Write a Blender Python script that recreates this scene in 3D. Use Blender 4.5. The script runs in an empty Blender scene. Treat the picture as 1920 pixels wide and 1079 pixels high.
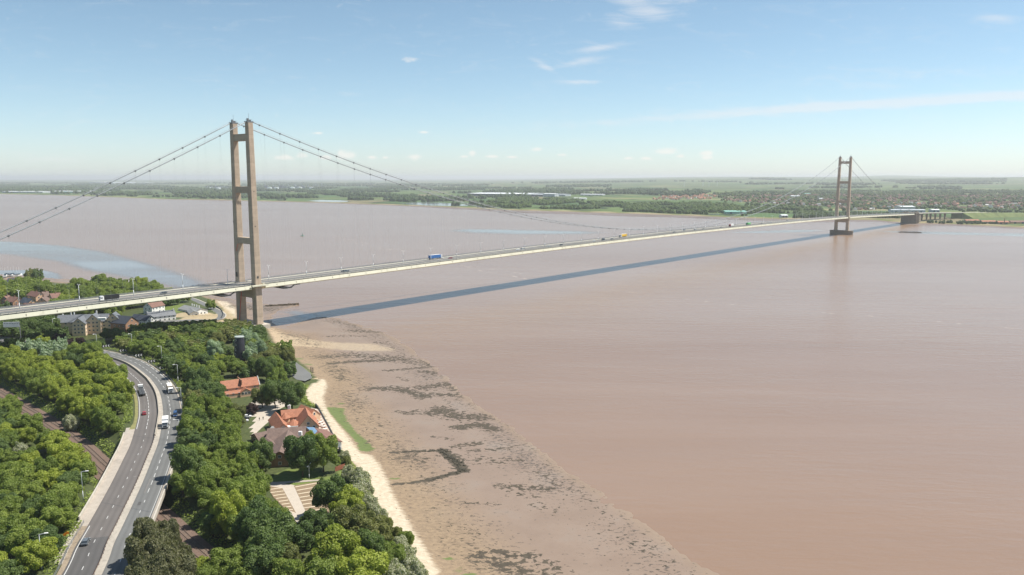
import bpy, bmesh, math, random
import numpy as np
from mathutils import Vector, Matrix
random.seed(7); RNG = np.random.default_rng(7)
SC = bpy.context.scene; COL = SC.collection
R = math.radians
# ------------------------------------------------------------------ camera geometry (used only as a surveying aid)
F = 1495.5; PT = R(7.8755); H = 120.94
def ray(px, py):
    X = (px-960)/F; u = -(py-539.5)/F
    return np.array([X, math.cos(PT)+u*math.sin(PT), -math.sin(PT)+u*math.cos(PT)])
def at(px, py, z=0.0):
    d = ray(px, py); t = (z-H)/d[2]
    return Vector((d[0]*t, d[1]*t, z))
def proj(x, y, z):
    c, s = math.cos(PT), math.sin(PT); z = z-H
    d = y*c-z*s; u = z*c+y*s
    return 960+F*x/d, 539.5-F*u/d
# bridge frame: origin under the near tower, b along the deck, q across it (towards the open river)
TH = R(40.33); T0 = np.array([-209.4, 628.0])
B = np.array([math.sin(TH), math.cos(TH)]); Q = np.array([math.cos(TH), -math.sin(TH)])
def deckz(t): return float(np.interp(t, DKT, DKZ))
def _sm():
    a = np.array([-400,-280,0,350,705,1060,1410,1675,1940,2300.]); z = np.array([36.8,36.8,37.6,41.6,42.9,41.6,38.3,33,26.5,20.])
    t = np.arange(-400, 2301, 10.); v = np.interp(t, a, z)
    for _ in range(120):
        v[1:-1] = (v[:-2]+2*v[1:-1]+v[2:])/4
    return t, v
DKT, DKZ = _sm()
def bp(t, o, z=0.0): p = T0+B*t+Q*o; return Vector((p[0], p[1], z))
def tof(px, o=0):
    ts = np.linspace(-280, 2300, 5161); X = T0[:,None]+np.outer(B, ts)+(Q*o)[:,None]
    xs, _ = proj(X[0], X[1], np.interp(ts, DKT, DKZ)); return float(ts[np.argmin(abs(xs-px))])
BROT = math.atan2(B[1], B[0])
# ------------------------------------------------------------------ tags
def tag(o, label=None, cat=None, group=None, kind=None):
    if label: o['label'] = label
    if cat: o['category'] = cat
    if group: o['group'] = group
    if kind: o['kind'] = kind
    return o
def empty(name, loc=(0,0,0), rz=0.0, parent=None):
    o = bpy.data.objects.new(name, None); COL.objects.link(o); o.location = loc; o.rotation_euler = (0,0,rz)
    o.empty_display_size = 1.0
    if parent: o.parent = parent
    return o
ORD = ['first','second','third','fourth','fifth','sixth','seventh','eighth','ninth','tenth','eleventh','twelfth','thirteenth','fourteenth','fifteenth','sixteenth','seventeenth','eighteenth','nineteenth','twentieth']
def link(name, me, parent=None, loc=(0,0,0), rz=0.0, sc=None):
    o = bpy.data.objects.new(name, me); COL.objects.link(o); o.location = loc; o.rotation_euler = (0,0,rz)
    if sc is not None: o.scale = sc if hasattr(sc,'__len__') else (sc,sc,sc)
    if parent: o.parent = parent
    return o
def copy_tree(o, parent=None):
    c = o.copy(); COL.objects.link(c); c.parent = parent
    for ch in list(o.children): copy_tree(ch, c)
    return c
# ------------------------------------------------------------------ mesh builder
class MB:
    def __init__(s): s.v = []; s.f = []; s.m = []
    def add(s, vs, fs, m=0):
        n = len(s.v); s.v += [tuple(v) for v in vs]; s.f += [tuple(i+n for i in f) for f in fs]; s.m += [m]*len(fs); return s
    def box(s, c, d, rz=0.0, m=0, taper=1.0):
        cx, cy, cz = c; x, y, z = d[0]/2, d[1]/2, d[2]/2; cs, sn = math.cos(rz), math.sin(rz); vs = []
        for k, sz in ((1,-z),(taper,z)):
            for a, b_ in ((-x,-y),(x,-y),(x,y),(-x,y)):
                a, b_ = a*k, b_*k; vs.append((cx+a*cs-b_*sn, cy+a*sn+b_*cs, cz+sz))
        return s.add(vs, [(3,2,1,0),(4,5,6,7),(0,1,5,4),(1,2,6,5),(2,3,7,6),(3,0,4,7)], m)
    def bar(s, a, b, r, n=6, r2=None, m=0, caps=True):
        a, b = Vector(a), Vector(b); r2 = r if r2 is None else r2; d = (b-a).normalized()
        u = d.orthogonal().normalized() if abs(d.z) > .999 else d.cross(Vector((0,0,1))).normalized(); w = d.cross(u)
        vs = []
        for p, rr in ((a,r),(b,r2)):
            for i in range(n):
                t = 2*math.pi*(i+.5)/n; vs.append(p+u*rr*math.cos(t)+w*rr*math.sin(t))
        fs = [(i,(i+1)%n,n+(i+1)%n,n+i) for i in range(n)]
        if caps: fs += [tuple(range(n-1,-1,-1)), tuple(range(n,2*n))]
        return s.add(vs, fs, m)
    def tube(s, pts, r, n=6, m=0):
        P = [Vector(p) for p in pts]; vs = []
        for i, p in enumerate(P):
            d = (P[min(i+1,len(P)-1)]-P[max(i-1,0)]).normalized(); u = d.cross(Vector((0,0,1))).normalized(); w = d.cross(u)
            rr = r[i] if hasattr(r,'__len__') else r
            for k in range(n):
                t = 2*math.pi*k/n; vs.append(p+u*rr*math.cos(t)+w*rr*math.sin(t))
        fs = [(i*n+k, i*n+(k+1)%n, (i+1)*n+(k+1)%n, (i+1)*n+k) for i in range(len(P)-1) for k in range(n)]
        fs += [tuple(range(n-1,-1,-1)), tuple((len(P)-1)*n+k for k in range(n))]
        return s.add(vs, fs, m)
    def prism(s, poly, z0, z1, m=0):       # poly: xy list, counter-clockwise
        n = len(poly); vs = [(p[0],p[1],z0) for p in poly]+[(p[0],p[1],z1) for p in poly]
        return s.add(vs, [tuple(range(n-1,-1,-1)), tuple(range(n,2*n))]+[(i,(i+1)%n,n+(i+1)%n,n+i) for i in range(n)], m)
    def loft(s, rings, m=0, close=True):
        n = len(rings[0]); vs = [p for r_ in rings for p in r_]
        fs = [(i*n+k, i*n+(k+1)%n, (i+1)*n+(k+1)%n, (i+1)*n+k) for i in range(len(rings)-1) for k in range(n)]
        if close: fs += [tuple(range(n-1,-1,-1)), tuple((len(rings)-1)*n+k for k in range(n))]
        return s.add(vs, fs, m)
    def mesh(s, name, mats, smooth=False):
        me = bpy.data.meshes.new(name); me.from_pydata(s.v, [], s.f)
        for mt in (mats if isinstance(mats,(list,tuple)) else [mats]): me.materials.append(mt)
        if any(s.m): me.polygons.foreach_set('material_index', s.m)
        if smooth: me.polygons.foreach_set('use_smooth', [True]*len(s.f))
        me.update(); return me
    def build(s, name, mats, parent=None, loc=(0,0,0), rz=0.0, smooth=False):
        bm = bmesh.new(); me = s.mesh(name, mats, smooth); bm.from_mesh(me); bmesh.ops.recalc_face_normals(bm, faces=bm.faces); bm.to_mesh(me); bm.free()
        return link(name, me, parent, loc, rz)
def catmull(P, step=4.0):
    P = [np.array(p, float) for p in P]; P = [2*P[0]-P[1]]+P+[2*P[-1]-P[-2]]; out = []
    for i in range(1, len(P)-2):
        n = max(1, int(np.linalg.norm(P[i+1]-P[i])/step))
        for k in range(n):
            t = k/n; a, b_, c, d = P[i-1:i+3]
            out.append(.5*((2*b_)+(-a+c)*t+(2*a-5*b_+4*c-d)*t*t+(-a+3*b_-3*c+d)*t**3))
    out.append(P[-2]); return np.array(out)
def offs(C, o):
    d = np.gradient(C, axis=0); d /= np.linalg.norm(d, axis=1)[:,None]
    return C+np.stack([d[:,1], -d[:,0]], 1)*(o[:,None] if hasattr(o,'__len__') else o)
def ribbon(mb, C, a, b, z, h=0.0, m=0):
    A = offs(C, a); D = offs(C, b); n = len(C)
    zz = z if hasattr(z,'__len__') else [z]*n
    if h == 0:
        vs = [(*A[i],zz[i]) for i in range(n)]+[(*D[i],zz[i]) for i in range(n)]
        return mb.add(vs, [(i,n+i,n+i+1,i+1) for i in range(n-1)], m)
    rings = [[(*A[i],zz[i]),(*D[i],zz[i]),(*D[i],zz[i]+h),(*A[i],zz[i]+h)] for i in range(n)]
    return mb.loft(rings, m)
def inpoly(x, y, poly):
    x = np.asarray(x, float); y = np.asarray(y, float); c = np.zeros(x.shape, bool); n = len(poly)
    for i in range(n):
        x1, y1 = poly[i][:2]; x2, y2 = poly[(i+1)%n][:2]
        if y1 == y2: continue
        k = ((y1 > y) != (y2 > y)) & (x < (x2-x1)*(y-y1)/(y2-y1)+x1); c ^= k
    return c
def pdist(x, y, L, closed=False):
    x = np.asarray(x, float); y = np.asarray(y, float); best = np.full(x.shape, 1e9); n = len(L)
    for i in range(n if closed else n-1):
        ax, ay = L[i][:2]; bx, by = L[(i+1)%n][:2]; dx, dy = bx-ax, by-ay
        t = np.clip(((x-ax)*dx+(y-ay)*dy)/(dx*dx+dy*dy+1e-9), 0, 1)
        best = np.minimum(best, np.hypot(x-ax-t*dx, y-ay-t*dy))
    return best
# value noise for terrain and masks
_G = RNG.random((256,256))
def vnoise(x, y):
    xi = np.floor(x).astype(int); yi = np.floor(y).astype(int); fx = x-xi; fy = y-yi; fx = fx*fx*(3-2*fx); fy = fy*fy*(3-2*fy)
    g = lambda i, j: _G[i % 256, j % 256]
    return (g(xi,yi)*(1-fx)+g(xi+1,yi)*fx)*(1-fy)+(g(xi,yi+1)*(1-fx)+g(xi+1,yi+1)*fx)*fy
def fbm(x, y, o=4): return sum(vnoise(x*2**k+17*k, y*2**k+31*k)/2**(k+1) for k in range(o))
# ------------------------------------------------------------------ materials
class NT:
    def __init__(s, name):
        s.mt = bpy.data.materials.new(name); s.mt.use_nodes = True; s.t = s.mt.node_tree; s.n = s.t.nodes
        s.b = s.n['Principled BSDF']; s.out = s.n['Material Output']
    def new(s, ty, **k):
        n = s.n.new(ty)
        for a, v in k.items(): setattr(n, a, v)
        return n
    def put(s, sock, v):
        if hasattr(v, 'links'): s.t.links.new(v, sock)
        elif v is not None: sock.default_value = (*v, 1) if (hasattr(v,'__len__') and len(v) == 3 and len(sock.default_value) == 4) else v
    def math(s, op, a, b=None, clamp=False):
        n = s.new('ShaderNodeMath', operation=op, use_clamp=clamp); s.put(n.inputs[0], a)
        if b is not None: s.put(n.inputs[1], b)
        return n.outputs[0]
    def pos(s, kind='world', scale=(1,1,1), rz=0.0):
        if kind == 'world': o = s.new('ShaderNodeNewGeometry').outputs['Position']
        else: o = s.new('ShaderNodeTexCoord').outputs['Object']
        mp = s.new('ShaderNodeMapping'); s.t.links.new(o, mp.inputs['Vector']); mp.inputs['Scale'].default_value = scale; mp.inputs['Rotation'].default_value = (0,0,rz)
        return mp.outputs[0]
    def noise(s, vec, scale=1.0, detail=4, rough=.55, dist=0.0):
        n = s.new('ShaderNodeTexNoise'); s.put(n.inputs['Vector'], vec); n.inputs['Scale'].default_value = scale
        n.inputs['Detail'].default_value = detail; n.inputs['Roughness'].default_value = rough; n.inputs['Distortion'].default_value = dist
        return n.outputs['Fac']
    def ramp(s, fac, stops, interp='LINEAR'):
        n = s.new('ShaderNodeValToRGB'); s.put(n.inputs[0], fac); n.color_ramp.interpolation = interp; e = n.color_ramp.elements
        while len(e) < len(stops): e.new(.5)
        for i, (p, c) in enumerate(stops):
            e[i].position = p; e[i].color = (*c, 1) if hasattr(c,'__len__') else (c,c,c,1)
        return n.outputs[0]
    def mix(s, fac, a, b, blend='MIX'):
        n = s.new('ShaderNodeMix', data_type='RGBA', blend_type=blend); s.put(n.inputs[0], fac); s.put(n.inputs[6], a); s.put(n.inputs[7], b); return n.outputs[2]
    def attr(s, name): return s.new('ShaderNodeAttribute', attribute_name=name).outputs['Fac']
    def bump(s, h, strength=.3, dist=.1):
        n = s.new('ShaderNodeBump'); s.put(n.inputs['Height'], h); n.inputs['Strength'].default_value = strength; n.inputs['Distance'].default_value = dist
        s.t.links.new(n.outputs[0], s.b.inputs['Normal'])
    def base(s, c, rough=.8, metal=0.0, spec=.5):
        s.put(s.b.inputs['Base Color'], c); s.put(s.b.inputs['Roughness'], rough); s.b.inputs['Metallic'].default_value = metal; s.b.inputs['Specular IOR Level'].default_value = spec; return s.mt
def simple(name, c, rough=.7, var=.18, scale=.6, metal=0.0, spec=.4, kind='world', fine=None):
    m = NT(name); v = m.pos(kind); n = m.noise(v, scale, 5)
    lo = tuple(x*(1-var) for x in c); hi = tuple(min(1, x*(1+var)) for x in c)
    col = m.ramp(n, [(.3,lo),(.7,hi)])
    if fine: col = m.mix(.5, col, m.ramp(m.noise(v, fine, 3), [(.35,lo),(.65,hi)]))
    return m.base(col, rough, metal, spec)
def foliage(name, c1, c2, c3=None, sp=.35):
    m = NT(name); v = m.pos('world'); n1 = m.noise(v, .12, 3); n2 = m.noise(v, 1.3, 3)
    rnd = m.new('ShaderNodeObjectInfo').outputs['Random']
    f = m.math('ADD', m.math('MULTIPLY', n1, .5), m.math('MULTIPLY', rnd, .5))
    col = m.ramp(f, [(.2,c1),(.8,c2)])
    fac = m.math('ADD', m.math('MULTIPLY', m.math('GREATER_THAN', n2, .56), .35), 0)
    col = m.mix(fac, col, tuple(min(1, x*1.3) for x in c2))
    if c3 is not None:
        k = m.ramp(m.noise(v, 2.2, 2), [(.42,0),(.52,1)]); col = m.mix(k, col, c3)
    m.base(col, .55, 0, sp)
    tr = m.new('ShaderNodeBsdfTranslucent'); m.put(tr.inputs[0], m.mix(1.0, col, (.9,1.0,.45), 'MULTIPLY'))
    mx = m.new('ShaderNodeMixShader'); mx.inputs[0].default_value = .42
    m.t.links.new(m.b.outputs[0], mx.inputs[1]); m.t.links.new(tr.outputs[0], mx.inputs[2]); m.t.links.new(mx.outputs[0], m.out.inputs[0])
    return m.mt
M = {}
def conc(name, c, stain=.25, sx=.5, lifts=None):
    m = NT(name); v = m.pos('world'); n = m.noise(v, .35, 6); st = m.noise(m.pos('world', (1,1,.06)), .9, 4)
    col = m.ramp(n, [(.3,tuple(x*.86 for x in c)),(.7,tuple(x*1.12 for x in c))])
    col = m.mix(m.ramp(st, [(.5,0),(.72,stain)]), col, tuple(x*.5 for x in c))
    if lifts:
        sep = m.new('ShaderNodeSeparateXYZ'); m.put(sep.inputs[0], m.pos('world'))
        fr = m.math('FRACT', m.math('DIVIDE', sep.outputs[2], lifts)); col = m.mix(m.math('MULTIPLY', m.math('LESS_THAN', fr, .10), .3), col, tuple(x*.55 for x in c))
        k = m.math('FLOOR', m.math('DIVIDE', sep.outputs[2], lifts)); wn = m.new('ShaderNodeTexWhiteNoise', noise_dimensions='1D'); m.put(wn.inputs['W'], k)
        col = m.mix(.22, col, m.ramp(wn.outputs['Value'], [(0,tuple(x*.7 for x in c)),(1,tuple(min(1,x*1.3) for x in c))]))
    return m.base(col, .85, 0, .3)
M['tower'] = conc('tower concrete', (.44,.35,.265), .4, lifts=3.0)
M['pier'] = conc('pier concrete', (.20,.165,.125), .5)
M['conc'] = conc('pale concrete', (.46,.42,.36), .3)
M['barrier'] = conc('barrier concrete', (.37,.335,.285), .45)
M['verge'] = conc('weathered paving', (.37,.325,.275), .3)
M['steel'] = simple('grey steel', (.22,.23,.24), .5, .1, metal=.3)
M['dark'] = simple('dark metal', (.035,.037,.04), .55, .2)
M['cable'] = simple('cable paint', (.30,.325,.34), .45, .12, .2)
M['clamp'] = simple('clamp steel', (.13,.14,.15), .6, .1)
M['hanger'] = simple('hanger wire', (.36,.38,.39), .4, .05)
M['lampmetal'] = simple('galvanised metal', (.66,.68,.68), .45, .08)
M['white'] = simple('white paint', (.78,.77,.74), .5, .05)
M['rail'] = simple('rusty rail steel', (.13,.085,.065), .55, .3, 3)
M['red'] = simple('red paint', (.55,.06,.035), .45, .12, .3)
M['rubber'] = simple('rubber', (.02,.02,.02), .8, .1)
M['glass'] = simple('dark glass', (.03,.04,.05), .12, .1, spec=.8)
def carpaint(n, c): return simple(n, c, .28, .04, .5, spec=.6)
def deckpaint():
    m = NT('cream box girder paint'); v = m.pos('world'); n = m.noise(v, .05, 6, .6); st = m.noise(m.pos('world', (1,1,.08)), .45, 5)
    col = m.ramp(n, [(.3,(.55,.53,.41)),(.7,(.66,.635,.50))]); col = m.mix(m.ramp(st, [(.56,0),(.75,.45)]), col, (.28,.24,.16))
    return m.base(col, .55)
M['deck'] = deckpaint()
def asphalt(name, c, along=None):
    m = NT(name); v = m.pos('world'); n = m.noise(v, .06, 6, .6); f = m.noise(v, 3.0, 3)
    col = m.ramp(n, [(.3,tuple(x*.85 for x in c)),(.7,tuple(x*1.15 for x in c))]); col = m.mix(.25, col, m.ramp(f, [(.3,tuple(x*.7 for x in c)),(.7,tuple(x*1.3 for x in c))]))
    w = m.attr('wear'); col = m.mix(m.math('MULTIPLY', w, .55), col, tuple(x*.62 for x in c))
    return m.base(col, .82, 0, .35)
M['asphalt'] = asphalt('asphalt', (.135,.122,.114)); M['asphalt2'] = asphalt('grey asphalt', (.142,.143,.139)); M['deckroad'] = asphalt('deck surfacing', (.16,.155,.148))
M['carpark'] = simple('pale gravel drive', (.44,.385,.32), .9, .12, .4, fine=3)
M['marking'] = simple('road marking paint', (.50,.50,.485), .6, .12, 1.2)
def rooftile(name, c, s=1.6, rough=.75):
    m = NT(name); n = m.noise(m.pos('world'), .8, 6, .7); w = m.new('ShaderNodeTexWave', wave_type='BANDS', bands_direction='Z'); m.put(w.inputs[0], m.pos('world')); w.inputs['Scale'].default_value = s; w.inputs['Distortion'].default_value = .4
    col = m.ramp(n, [(.3,tuple(x*.55 for x in c)),(.7,tuple(min(1,x*1.35) for x in c))]); col = m.mix(m.math('MULTIPLY', w.outputs['Fac'], .3), col, tuple(x*.55 for x in c))
    f = m.noise(m.pos('world'), 4., 2); col = m.mix(.3, col, m.ramp(f, [(.35,tuple(x*.6 for x in c)),(.65,tuple(min(1,x*1.4) for x in c))]))
    return m.base(col, rough, 0, .3)
M['otile'] = rooftile('orange pantiles', (.36,.155,.092)); M['btile'] = rooftile('brown roof tiles', (.17,.118,.098)); M['slate'] = rooftile('grey slate', (.155,.165,.18), rough=.5); M['dslate'] = rooftile('dark slate', (.06,.068,.085), rough=.5); M['gslate'] = rooftile('weathered grey roof', (.24,.245,.24)); M['rbtile'] = rooftile('red brown tiles', (.20,.11,.085))
def brick(name, c):
    m = NT(name); t = m.new('ShaderNodeTexBrick'); m.put(t.inputs[0], m.pos('world', (1,1,1))); t.inputs['Scale'].default_value = 1.5; n = m.noise(m.pos('world'), .7, 5)
    col = m.ramp(n, [(.3,tuple(x*.8 for x in c)),(.7,tuple(min(1,x*1.15) for x in c))]); col = m.mix(.25, col, m.ramp(m.noise(m.pos('world'), 5, 2), [(.35,tuple(x*.6 for x in c)),(.65,tuple(min(1,x*1.35) for x in c))]))
    m.n.remove(t); return m.base(col, .85, 0, .25)
M['buff'] = brick('buff brick', (.76,.58,.41)); M['brick'] = brick('brown red brick', (.36,.21,.135)); M['pbrick'] = brick('pale orange brick', (.64,.42,.27)); M['render'] = brick('white render', (.82,.80,.75)); M['mill'] = simple('black tarred brick', (.028,.028,.036), .6, .3, .6); M['wood'] = simple('red stained boards', (.28,.10,.06), .8, .2, 2)
M['bark'] = simple('bark', (.10,.075,.05), .9, .25, 2)
M['solar'] = simple('pale blue glazing', (.16,.26,.38), .2, .1, .5, spec=.7)
LEAF = {
 'mid green': foliage('mid green leaves', (0.161,0.219,0.046), (0.266,0.325,0.068)),
 'bright yellow-green': foliage('yellow green leaves', (0.249,0.298,0.048), (0.362,0.408,0.068)),
 'dark green': foliage('dark green leaves', (0.096,0.150,0.048), (0.168,0.228,0.070)),
 'grey-green': foliage('grey green leaves', (0.264,0.336,0.216), (0.396,0.480,0.324)),
 'olive': foliage('olive leaves', (0.168,0.187,0.063), (0.257,0.263,0.089)),
 'dark purple': foliage('dark purple leaves', (0.062,0.037,0.041), (0.096,0.062,0.060)),
 'pine': foliage('dark pine needles', (0.136,0.145,0.076), (0.217,0.207,0.106)),
 'blossom': foliage('blossoming hawthorn', (.14,.19,.06), (.20,.25,.085), (.60,.58,.47)),
}
# ------------------------------------------------------------------ plan lines in world metres
CX = [(-86,60),(-101.5,150),(-117.5,211.2),(-123.6,230.5),(-127.1,243.3),(-136.5,276.5),(-145.4,305.6),(-152.4,327.4),(-164.9,360.1),(-172.3,376.8),(-181.2,395.2),(-189.6,410.5),(-200.0,427.1),(-205.8,435.5),(-222.0,456.7),(-234.4,470.7),(-249.7,483.8),(-272,499),(-300,513),(-340,528),(-420,548),(-560,575)]
ROAD = catmull(CX, 3.0)
RAILC = catmull([(-560,640),(-420,543),(-330,468),(-264.6,408.8),(-217.2,365.2),(-189.2,336.5),(-162.4,306.5),(-122.5,263.5),(-108.1,246.9),(-91.7,228.9),(-60,192),(-10,130),(30,80)], 3.0)
def pl(pts, z): return [tuple(at(px, py, z)[:2]) for px, py in pts]
LAND_PX = [(860,1180),(790,1079),(770,1040),(728,1000),(715,960),(690,925),(668,880),(650,855),(636,845),(612,792),(597,765),(577,752),(572,738),(580,724),(597,714),(578,690),(558,676),(528,660),(512,640),(503,622),(499,611),(470,606),(442,597),(432,585),(418,574),(400,562),(370,553),(330,547),(280,542),(200,531),(150,530),(125,532),(95,529),(60,527),(0,524),(-200,520),(-500,510)]
LAND = pl(LAND_PX, 3.2)
WATER_PX = [(1560,1250),(1340,1079),(1200,980),(1130,925),(1060,885),(1000,835),(950,795),(900,765),(862,737),(820,690),(790,672),(770,655),(735,632),(715,622),(660,606),(640,598),(600,594),(585,597),(560,606),(540,612),(520,610),(512,604),(508,592),(520,584),(558,573),(540,570),(505,572),(470,568),(440,562),(420,558),(385,553),(340,545),(280,539),(200,527),(120,524),(60,518),(0,515),(-200,508),(-500,500)]
WATER = pl(WATER_PX, 0.0)
SEA = WATER+LAND[::-1]            # the strip of shore between water's edge and vegetation
LANDPOLY = LAND+[(-2500,900),(-2500,-200),(LAND[0][0]+60,-200)]
PARK = pl([(470,800),(490,745),(560,745),(590,770),(640,850),(640,880),(640,940),(600,985),(560,975),(480,900),(470,850)], 5.0)
def smooth(a, b, x): t = np.clip((x-a)/(b-a), 0, 1); return t*t*(3-2*t)
def shore_t(x, y):
    dw = pdist(x, y, WATER); dl = pdist(x, y, LAND); return dw/(dw+dl+1e-6), dw, dl
def terrain(x, y):
    x = np.asarray(x, float); y = np.asarray(y, float)
    land = inpoly(x, y, LANDPOLY); sea = inpoly(x, y, SEA) & ~land
    t, dw, dl = shore_t(x, y)
    z = np.full(x.shape, -1.2)
    rg_ = (fbm(x/11, y/11)-.47)*.34+(fbm(x/3.5+8, y/3.5)-.47)*.12
    zs = np.interp(t, [0,.25,.7,.88,1], [.03,.18,.75,1.5,3.2])+rg_*np.exp(-dw/16)
    z = np.where(sea, zs, np.maximum(-2.0, -.03*dw-.02+rg_*np.exp(-dw/7)))
    base = 5.0+1.2*smooth(60, 120, pdist(x, y, PARK, True))*np.where(inpoly(x,y,PARK),0,1)
    dr = pdist(x, y, CX[::1])
    side = smooth(30, 15, dr)
    base = base+(9.88-base)*side
    base = base+1.0*(fbm(x*.03, y*.03)-.5)*smooth(14, 30, dr)*np.where(inpoly(x,y,PARK),0,1)
    drl = pdist(x, y, RAILC[::4]); base = np.minimum(base, 3.85+np.maximum(0, drl-6)*.55)
    zl = 3.2+(base-3.2)*smooth(0, 9, dl)
    zl = np.where((y > 560) & (x < -100), 3.2+(base-3.2)*smooth(0, 40, dl), zl)
    return np.where(land, zl, z)
def th(x, y): return float(terrain(np.array([x]), np.array([y]))[0])
def onground(px, py, h=0.0, z0=6.0):
    z = z0
    for _ in range(8): p = at(px, py, z+h); z = .5*z+.5*th(p.x, p.y)
    return Vector((p.x, p.y, th(p.x, p.y)))
# far shore
FARPX = [(-1500,335.6+22),(-600,360.5),(0,364.5),(100,366.5),(200,370),(300,374),(480,377.5),(620,381),(760,386),(880,391),(960,395),(1100,399),(1250,404),(1400,410),(1480,412),(1560,413),(1640,413.5),(1700,419),(1800,422),(1920,428),(2300,446),(2900,480),(3600,520)]
FAR = pl(FARPX, 0.0)
def farh(x, y):
    x = np.asarray(x, float); y = np.asarray(y, float); d = np.hypot(x, y); az = np.arctan2(x, y)
    rise = smooth(-.12, .25, az)
    h = 2.2+rise*(18*smooth(2600, 5200, d)+80*smooth(5200, 17000, d))+26*rise*(fbm(x/2600, y/2600)-.5)*smooth(6000,14000,d)
    h = h+(1-rise)*12*fbm(x/5000, y/5000)*smooth(9000,30000,d)
    h = h+rise*30*smooth(.45,.75,fbm(x/4000+9, y/4000))*smooth(11000,17000,d)+52*np.exp(-((az-.44)/.045)**2)*smooth(20000,27000,d)+22*np.exp(-((az-.26)/.07)**2)*smooth(18000,24000,d)
    ds = pdist(x, y, FAR); return np.where(ds < 40, np.minimum(h, .25+2.2*smooth(2,40,ds)), h)
def onfar(px, py):
    z = 3.0
    for _ in range(25): p = at(px, py, z); z = .6*z+.4*float(farh(p.x, p.y))
    return Vector((p.x, p.y, z))
# ================================================================== GROUND
SANDPOLY = pl([(862,1180),(790,1079),(728,1000),(690,925),(668,880),(640,850),(625,830),(597,765),(572,752),(570,722),(592,716),(608,712),(613,722),(606,745),(612,765),(625,785),(650,815),(676,850),(697,852),(712,868),(727,900),(742,935),(765,975),(798,1030),(825,1079),(900,1180)], 2.0)
SAND2 = pl([(498,612),(512,612),(540,628),(600,637),(650,641),(700,641),(745,652),(735,657),(660,657),(590,652),(550,651),(530,662),(545,685),(560,690),(536,668),(515,655),(505,640)], 1.2)
SAND3 = pl([(404,562),(425,563),(442,575),(442,600),(430,596),(418,580)], 2.0)
GREENP = pl([(612,768),(626,766),(646,767),(644,775),(652,792),(668,812),(690,830),(703,842),(700,848),(686,850),(672,846),(671,834),(655,818),(636,800),(620,782)], 1.0)
WEED = [([(600,671),(660,666),(709,669),(757,674),(805,683)],9,.75),([(619,683),(675,678),(742,675)],4,.95),([(624,700),(646,714)],5,.7),([(725,695),(781,690),(817,686)],3,.85),([(793,696),(824,700)],4,.85),([(747,707),(762,714)],2,.8),
([(694,729),(747,729),(795,743)],5,1.0),([(790,727),(839,719),(860,729)],6,.85),([(815,739),(870,741)],5,.85),([(742,772),(771,776),(781,770)],2,.95),([(810,775),(829,767),(853,780),(901,782)],6,.95),([(858,801),(901,796),(925,804)],4,1.05),([(870,756),(916,760)],4,.5),([(640,700),(625,690)],8,.6),
([(738,850),(831,845)],1.1,1.35),([(831,845),(871,883)],1.9,1.9),([(871,883),(796,904)],1.4,1.6),([(796,904),(738,914)],1.2,1.25),([(759,852),(793,862)],5,.6),([(760,870),(800,880)],6,.4),([(855,838),(897,830)],3,.85),([(886,845),(958,839)],2,.85),([(852,856),(934,866)],6,.55),([(941,861),(976,862)],2,.85),([(814,821),(852,823)],2,.6),
([(941,912),(1031,916)],3,.85),([(965,925),(1003,931)],3,.6),([(876,945),(934,946)],1.5,.75),([(1007,945),(1041,955)],4,.5),([(910,1036),(1003,1043)],1.5,.95),([(900,1045),(948,1062),(976,1076)],4,.85),([(993,1048),(1048,1065),(1024,1079)],4,.65),([(840,1025),(900,1045)],4,.35),
([(624,601),(670,611)],7,.6),([(658,620),(713,622)],7,.75),([(622,631),(685,630)],5,.6),([(704,642),(733,645)],4,.65),([(571,591),(620,594)],6,1.0),([(498,574),(562,571)],3,1.2),([(440,576),(500,580)],14,.7),([(700,788),(690,830)],8,.4),([(650,740),(668,790)],10,.42),([(530,625),(570,640)],9,.5),([(505,618),(540,640)],6,.4)]
def grid_mesh(name, xs, ys, hf, mat, attrs=None, keep=None):
    X, Y = np.meshgrid(xs, ys); Z = hf(X.ravel(), Y.ravel()); nx, ny = len(xs), len(ys)
    V = np.stack([X.ravel(), Y.ravel(), Z], 1); i = np.arange(nx*ny).reshape(ny, nx)
    Fq = np.stack([i[:-1,:-1].ravel(), i[:-1,1:].ravel(), i[1:,1:].ravel(), i[1:,:-1].ravel()], 1)
    if keep is not None: k = keep(V)[Fq].any(1); Fq = Fq[k]
    me = bpy.data.meshes.new(name); me.from_pydata(V.tolist(), [], Fq.tolist()); me.materials.append(mat)
    for a, fn in (attrs or {}).items():
        at_ = me.attributes.new(a, 'FLOAT', 'POINT'); at_.data.foreach_set('value', fn(V[:,0], V[:,1], V[:,2]).astype(np.float32))
    me.polygons.foreach_set('use_smooth', [True]*len(Fq)); me.update(); return me
def a_sand(x, y, z):
    s = np.zeros(len(x))
    for P, e in ((SANDPOLY, 2.5), (SAND3, 3.0)):
        d = pdist(x, y, P, True); s = np.maximum(s, np.where(inpoly(x, y, P), .5+.5*smooth(0, e, d), .5-.5*smooth(0, e, d)))
    return s
def a_tan(x, y, z):
    d = pdist(x, y, SAND2, True); return np.where(inpoly(x, y, SAND2), .5+.5*smooth(0, 5, d), .5-.5*smooth(0, 7, d))
def a_green(x, y, z):
    d = pdist(x, y, GREENP, True); s = np.where(inpoly(x, y, GREENP), .5+.5*smooth(0, 2, d), .5-.5*smooth(0, 2, d))
    for px, py, r in ((840,1050,1.5),(862,1071,1.6),(880,1079,1.7),(740,900,1.5),(548,664,2),(552,681,2.5),(562,677,2.5),(578,688,2.5),(640,758,2)):
        p = at(px, py, 1); s = np.maximum(s, .9*np.exp(-(((x-p.x)/r/1.5)**2+((y-p.y)/r)**2)))
    return s
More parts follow.
